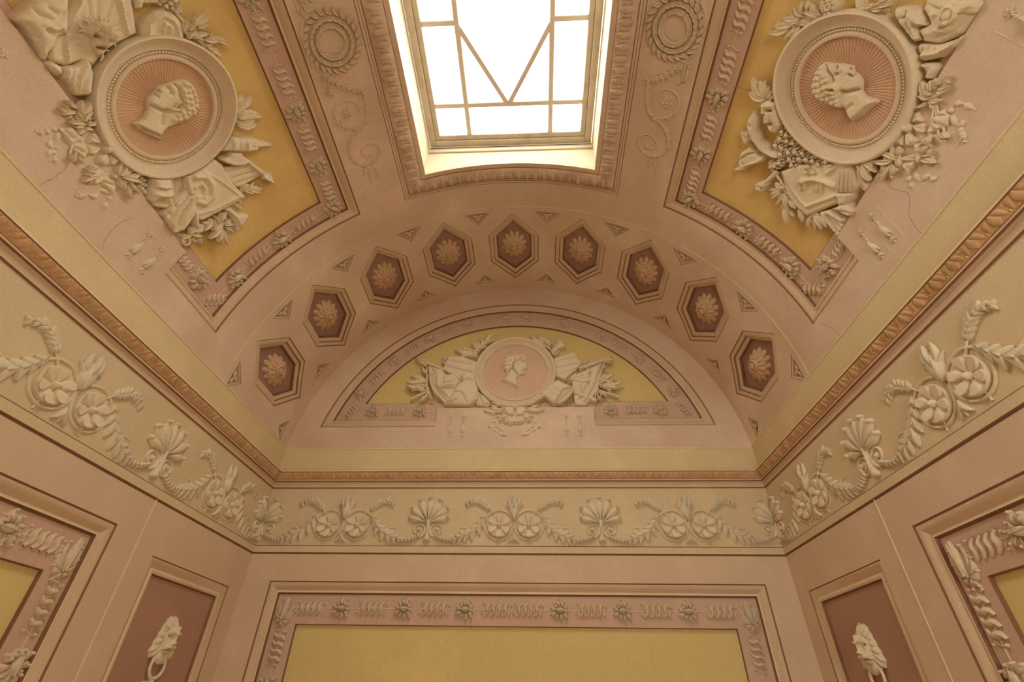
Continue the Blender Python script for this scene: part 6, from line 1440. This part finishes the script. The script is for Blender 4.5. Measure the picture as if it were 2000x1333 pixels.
part_of(h_, 'brim', 'V', rel('R_brim', .016, .016, .006, [.010, -.006, -.006, -.006, -.006], hb=-.006))
part_of(h_, 'cheek_piece', 'V', rel('R_feather', .016, .016, .006, [.008], hb=.010))
piece('twisted_ribbon', 'curling ribbon end below the brim of the helmet', 'ribbon', 'R_ribbon4', 'V', 'R', th=.018, rd=.016, hb=-.010, amps=[(.010, .010), -.010])
sprig('laurel_sprig', 'laurel leaves and wheat on top of the right medallion', 'R_leaves5', 'V', 'R')
p_ = TR['R_cone'][0][0]
solid('pine_cone', 'scaly pine cone on top of the right medallion', 'pine cone', 'V', join(dome(p_[0], p_[1], .036, .048, .066, HY, n=16, m=5), *[dome(p_[0] + .028 * math.cos(q) * r, p_[1] + .038 * math.sin(q) * r, .008, .008, .012, .008 + .012 * (1 - r), n=6, m=2) for r in (.35, .8) for q in np.arange(8) * math.pi / 4 + r]), 'orn', TG['R'])
piece('round_post', 'short pale staff end at the top edge above the right medallion', 'staff', 'R_post', 'V', 'R', th=.020, rd=.020, hb=-.010, amps=[.004])

# ---- lunette trophy
f_ = piece('draped_flag', 'fringed flag drooping left of the lunette medallion', 'flag', 'E_flagL', 'E', 'E', th=.014, rd=.016, hb=-.012, amps=[(-.010, .010), (.010, .010), (.006, .006)])
rod(f_, 'pole', 'E_poleL', 0, 'E', .013, -.008); rod(f_, 'pole_end', 'E_poleL', 1, 'E', .013, -.014)
part_of(f_, 'spear_tip', 'E', rel('E_tipL', .016, .014, .005, [.008], hb=-.014))
piece('cloth_banner', 'square banner behind the jug on the lunette', 'banner', 'E_bannerL', 'E', 'E', th=.012, rd=.014, hb=-.004, amps=[-.006, .008])
piece('cap_helmet', 'small cap-like helmet between the lunette flag and the jug', 'helmet', 'E_helmetL', 'E', 'E', th=.026, rd=.030, hb=.002, amps=[-.008, .008])
piece('bulging_jug', 'bulging cuirass-like jug left of the lunette medallion', 'jug', 'E_jug', 'E', 'E', th=.034, rd=.050, hb=.006, amps=[-.008, -.008, .008], extra=[(TR['E_jug_b'][0][0], .07, .012), (TR['E_jug_b'][1][0], .015, -.008)])
piece('war_hammer', 'ram-headed hammer at the upper left of the lunette medallion', 'hammer', 'E_hammer', 'E', 'E', th=.020, rd=.020, hb=-.012, amps=[.008, -.008])
piece('curling_cloth', 'curling cloth between the jug and the lunette medallion', 'cloth', 'E_clothL', 'E', 'E', th=.018, rd=.018, hb=-.008, amps=[-.010, -.008])
sprig('laurel_sprig', 'laurel leaves at the far left of the lunette trophy', 'E_leavesL', 'E', 'E')
sprig('laurel_sprig', 'leaf spray at the upper left of the lunette medallion', 'E_leavesTL', 'E', 'E')
piece('war_trumpet', 'small trumpet at the upper right of the lunette medallion', 'trumpet', 'E_trumpet', 'E', 'E', th=.022, rd=.020, hb=-.012, amps=[.008, .006])
sprig('laurel_sprig', 'leaf spray at the upper right of the lunette medallion', 'E_leavesTR', 'E', 'E')
piece('cloth_banner', 'square banner right of the lunette medallion', 'banner', 'E_bannerR', 'E', 'E', th=.012, rd=.014, hb=-.004, amps=[-.006, .006, -.006])
f_ = piece('draped_flag', 'fringed flag drooping right of the lunette medallion', 'flag', 'E_flagR', 'E', 'E', th=.014, rd=.016, hb=-.012, amps=[(.010, .010), (-.010, .012), (.006, .008)])
rod(f_, 'pole', 'E_poleR', 0, 'E', .013, -.006); rod(f_, 'pole_end', 'E_poleR', 1, 'E', .014, .004); rod(f_, 'pole_end', 'E_poleR', 2, 'E', .012, -.014)
part_of(f_, 'spear_tip', 'E', rel('E_tipR', .016, .014, .005, [.008], hb=-.014))
piece('boat_hook', 'hooked blade over the right lunette flag', 'hook', 'E_hook', 'E', 'E', th=.014, rd=.012, hb=.002, amps=[.006], res=.0045)
drum = piece('field_drum', 'slanting cylindrical drum right of the lunette medallion', 'drum', 'E_drum', 'E', 'E', th=.034, rd=.050, hb=.004, amps=[-.006, (.012, .008), -.006])
part_of(drum, 'drum_head', 'E', rel('E_drumhead', .004, .010, .005, [.004], hb=.040, base=.0), 'orn2')
sprig('laurel_sprig', 'laurel leaves at the far right of the lunette trophy', 'E_leavesR', 'E', 'E')
t_, iv = bow('E', 'E', 'E', 'ribbon bow with blossoms hanging under the lunette medallion')
for l in TR['E_ribbons']: onsurf('ribbon_tail', 'E', tube(smooth_path(l, 24), lambda u: .010 + .005 * math.sin(u * 15), 1.0, 0, 5), 'orn', t_, iv)
blossoms('blossom_garland', 'small blossom garland under the bow of the lunette', 'flowers', 'E_garland', 'E', 'E', r=.026, h=.016, low=0)
sprig('laurel_sprig', 'leaves spreading either side of the lunette bow', 'E_leavesB', 'E', 'E', h=.008, low=-.003)
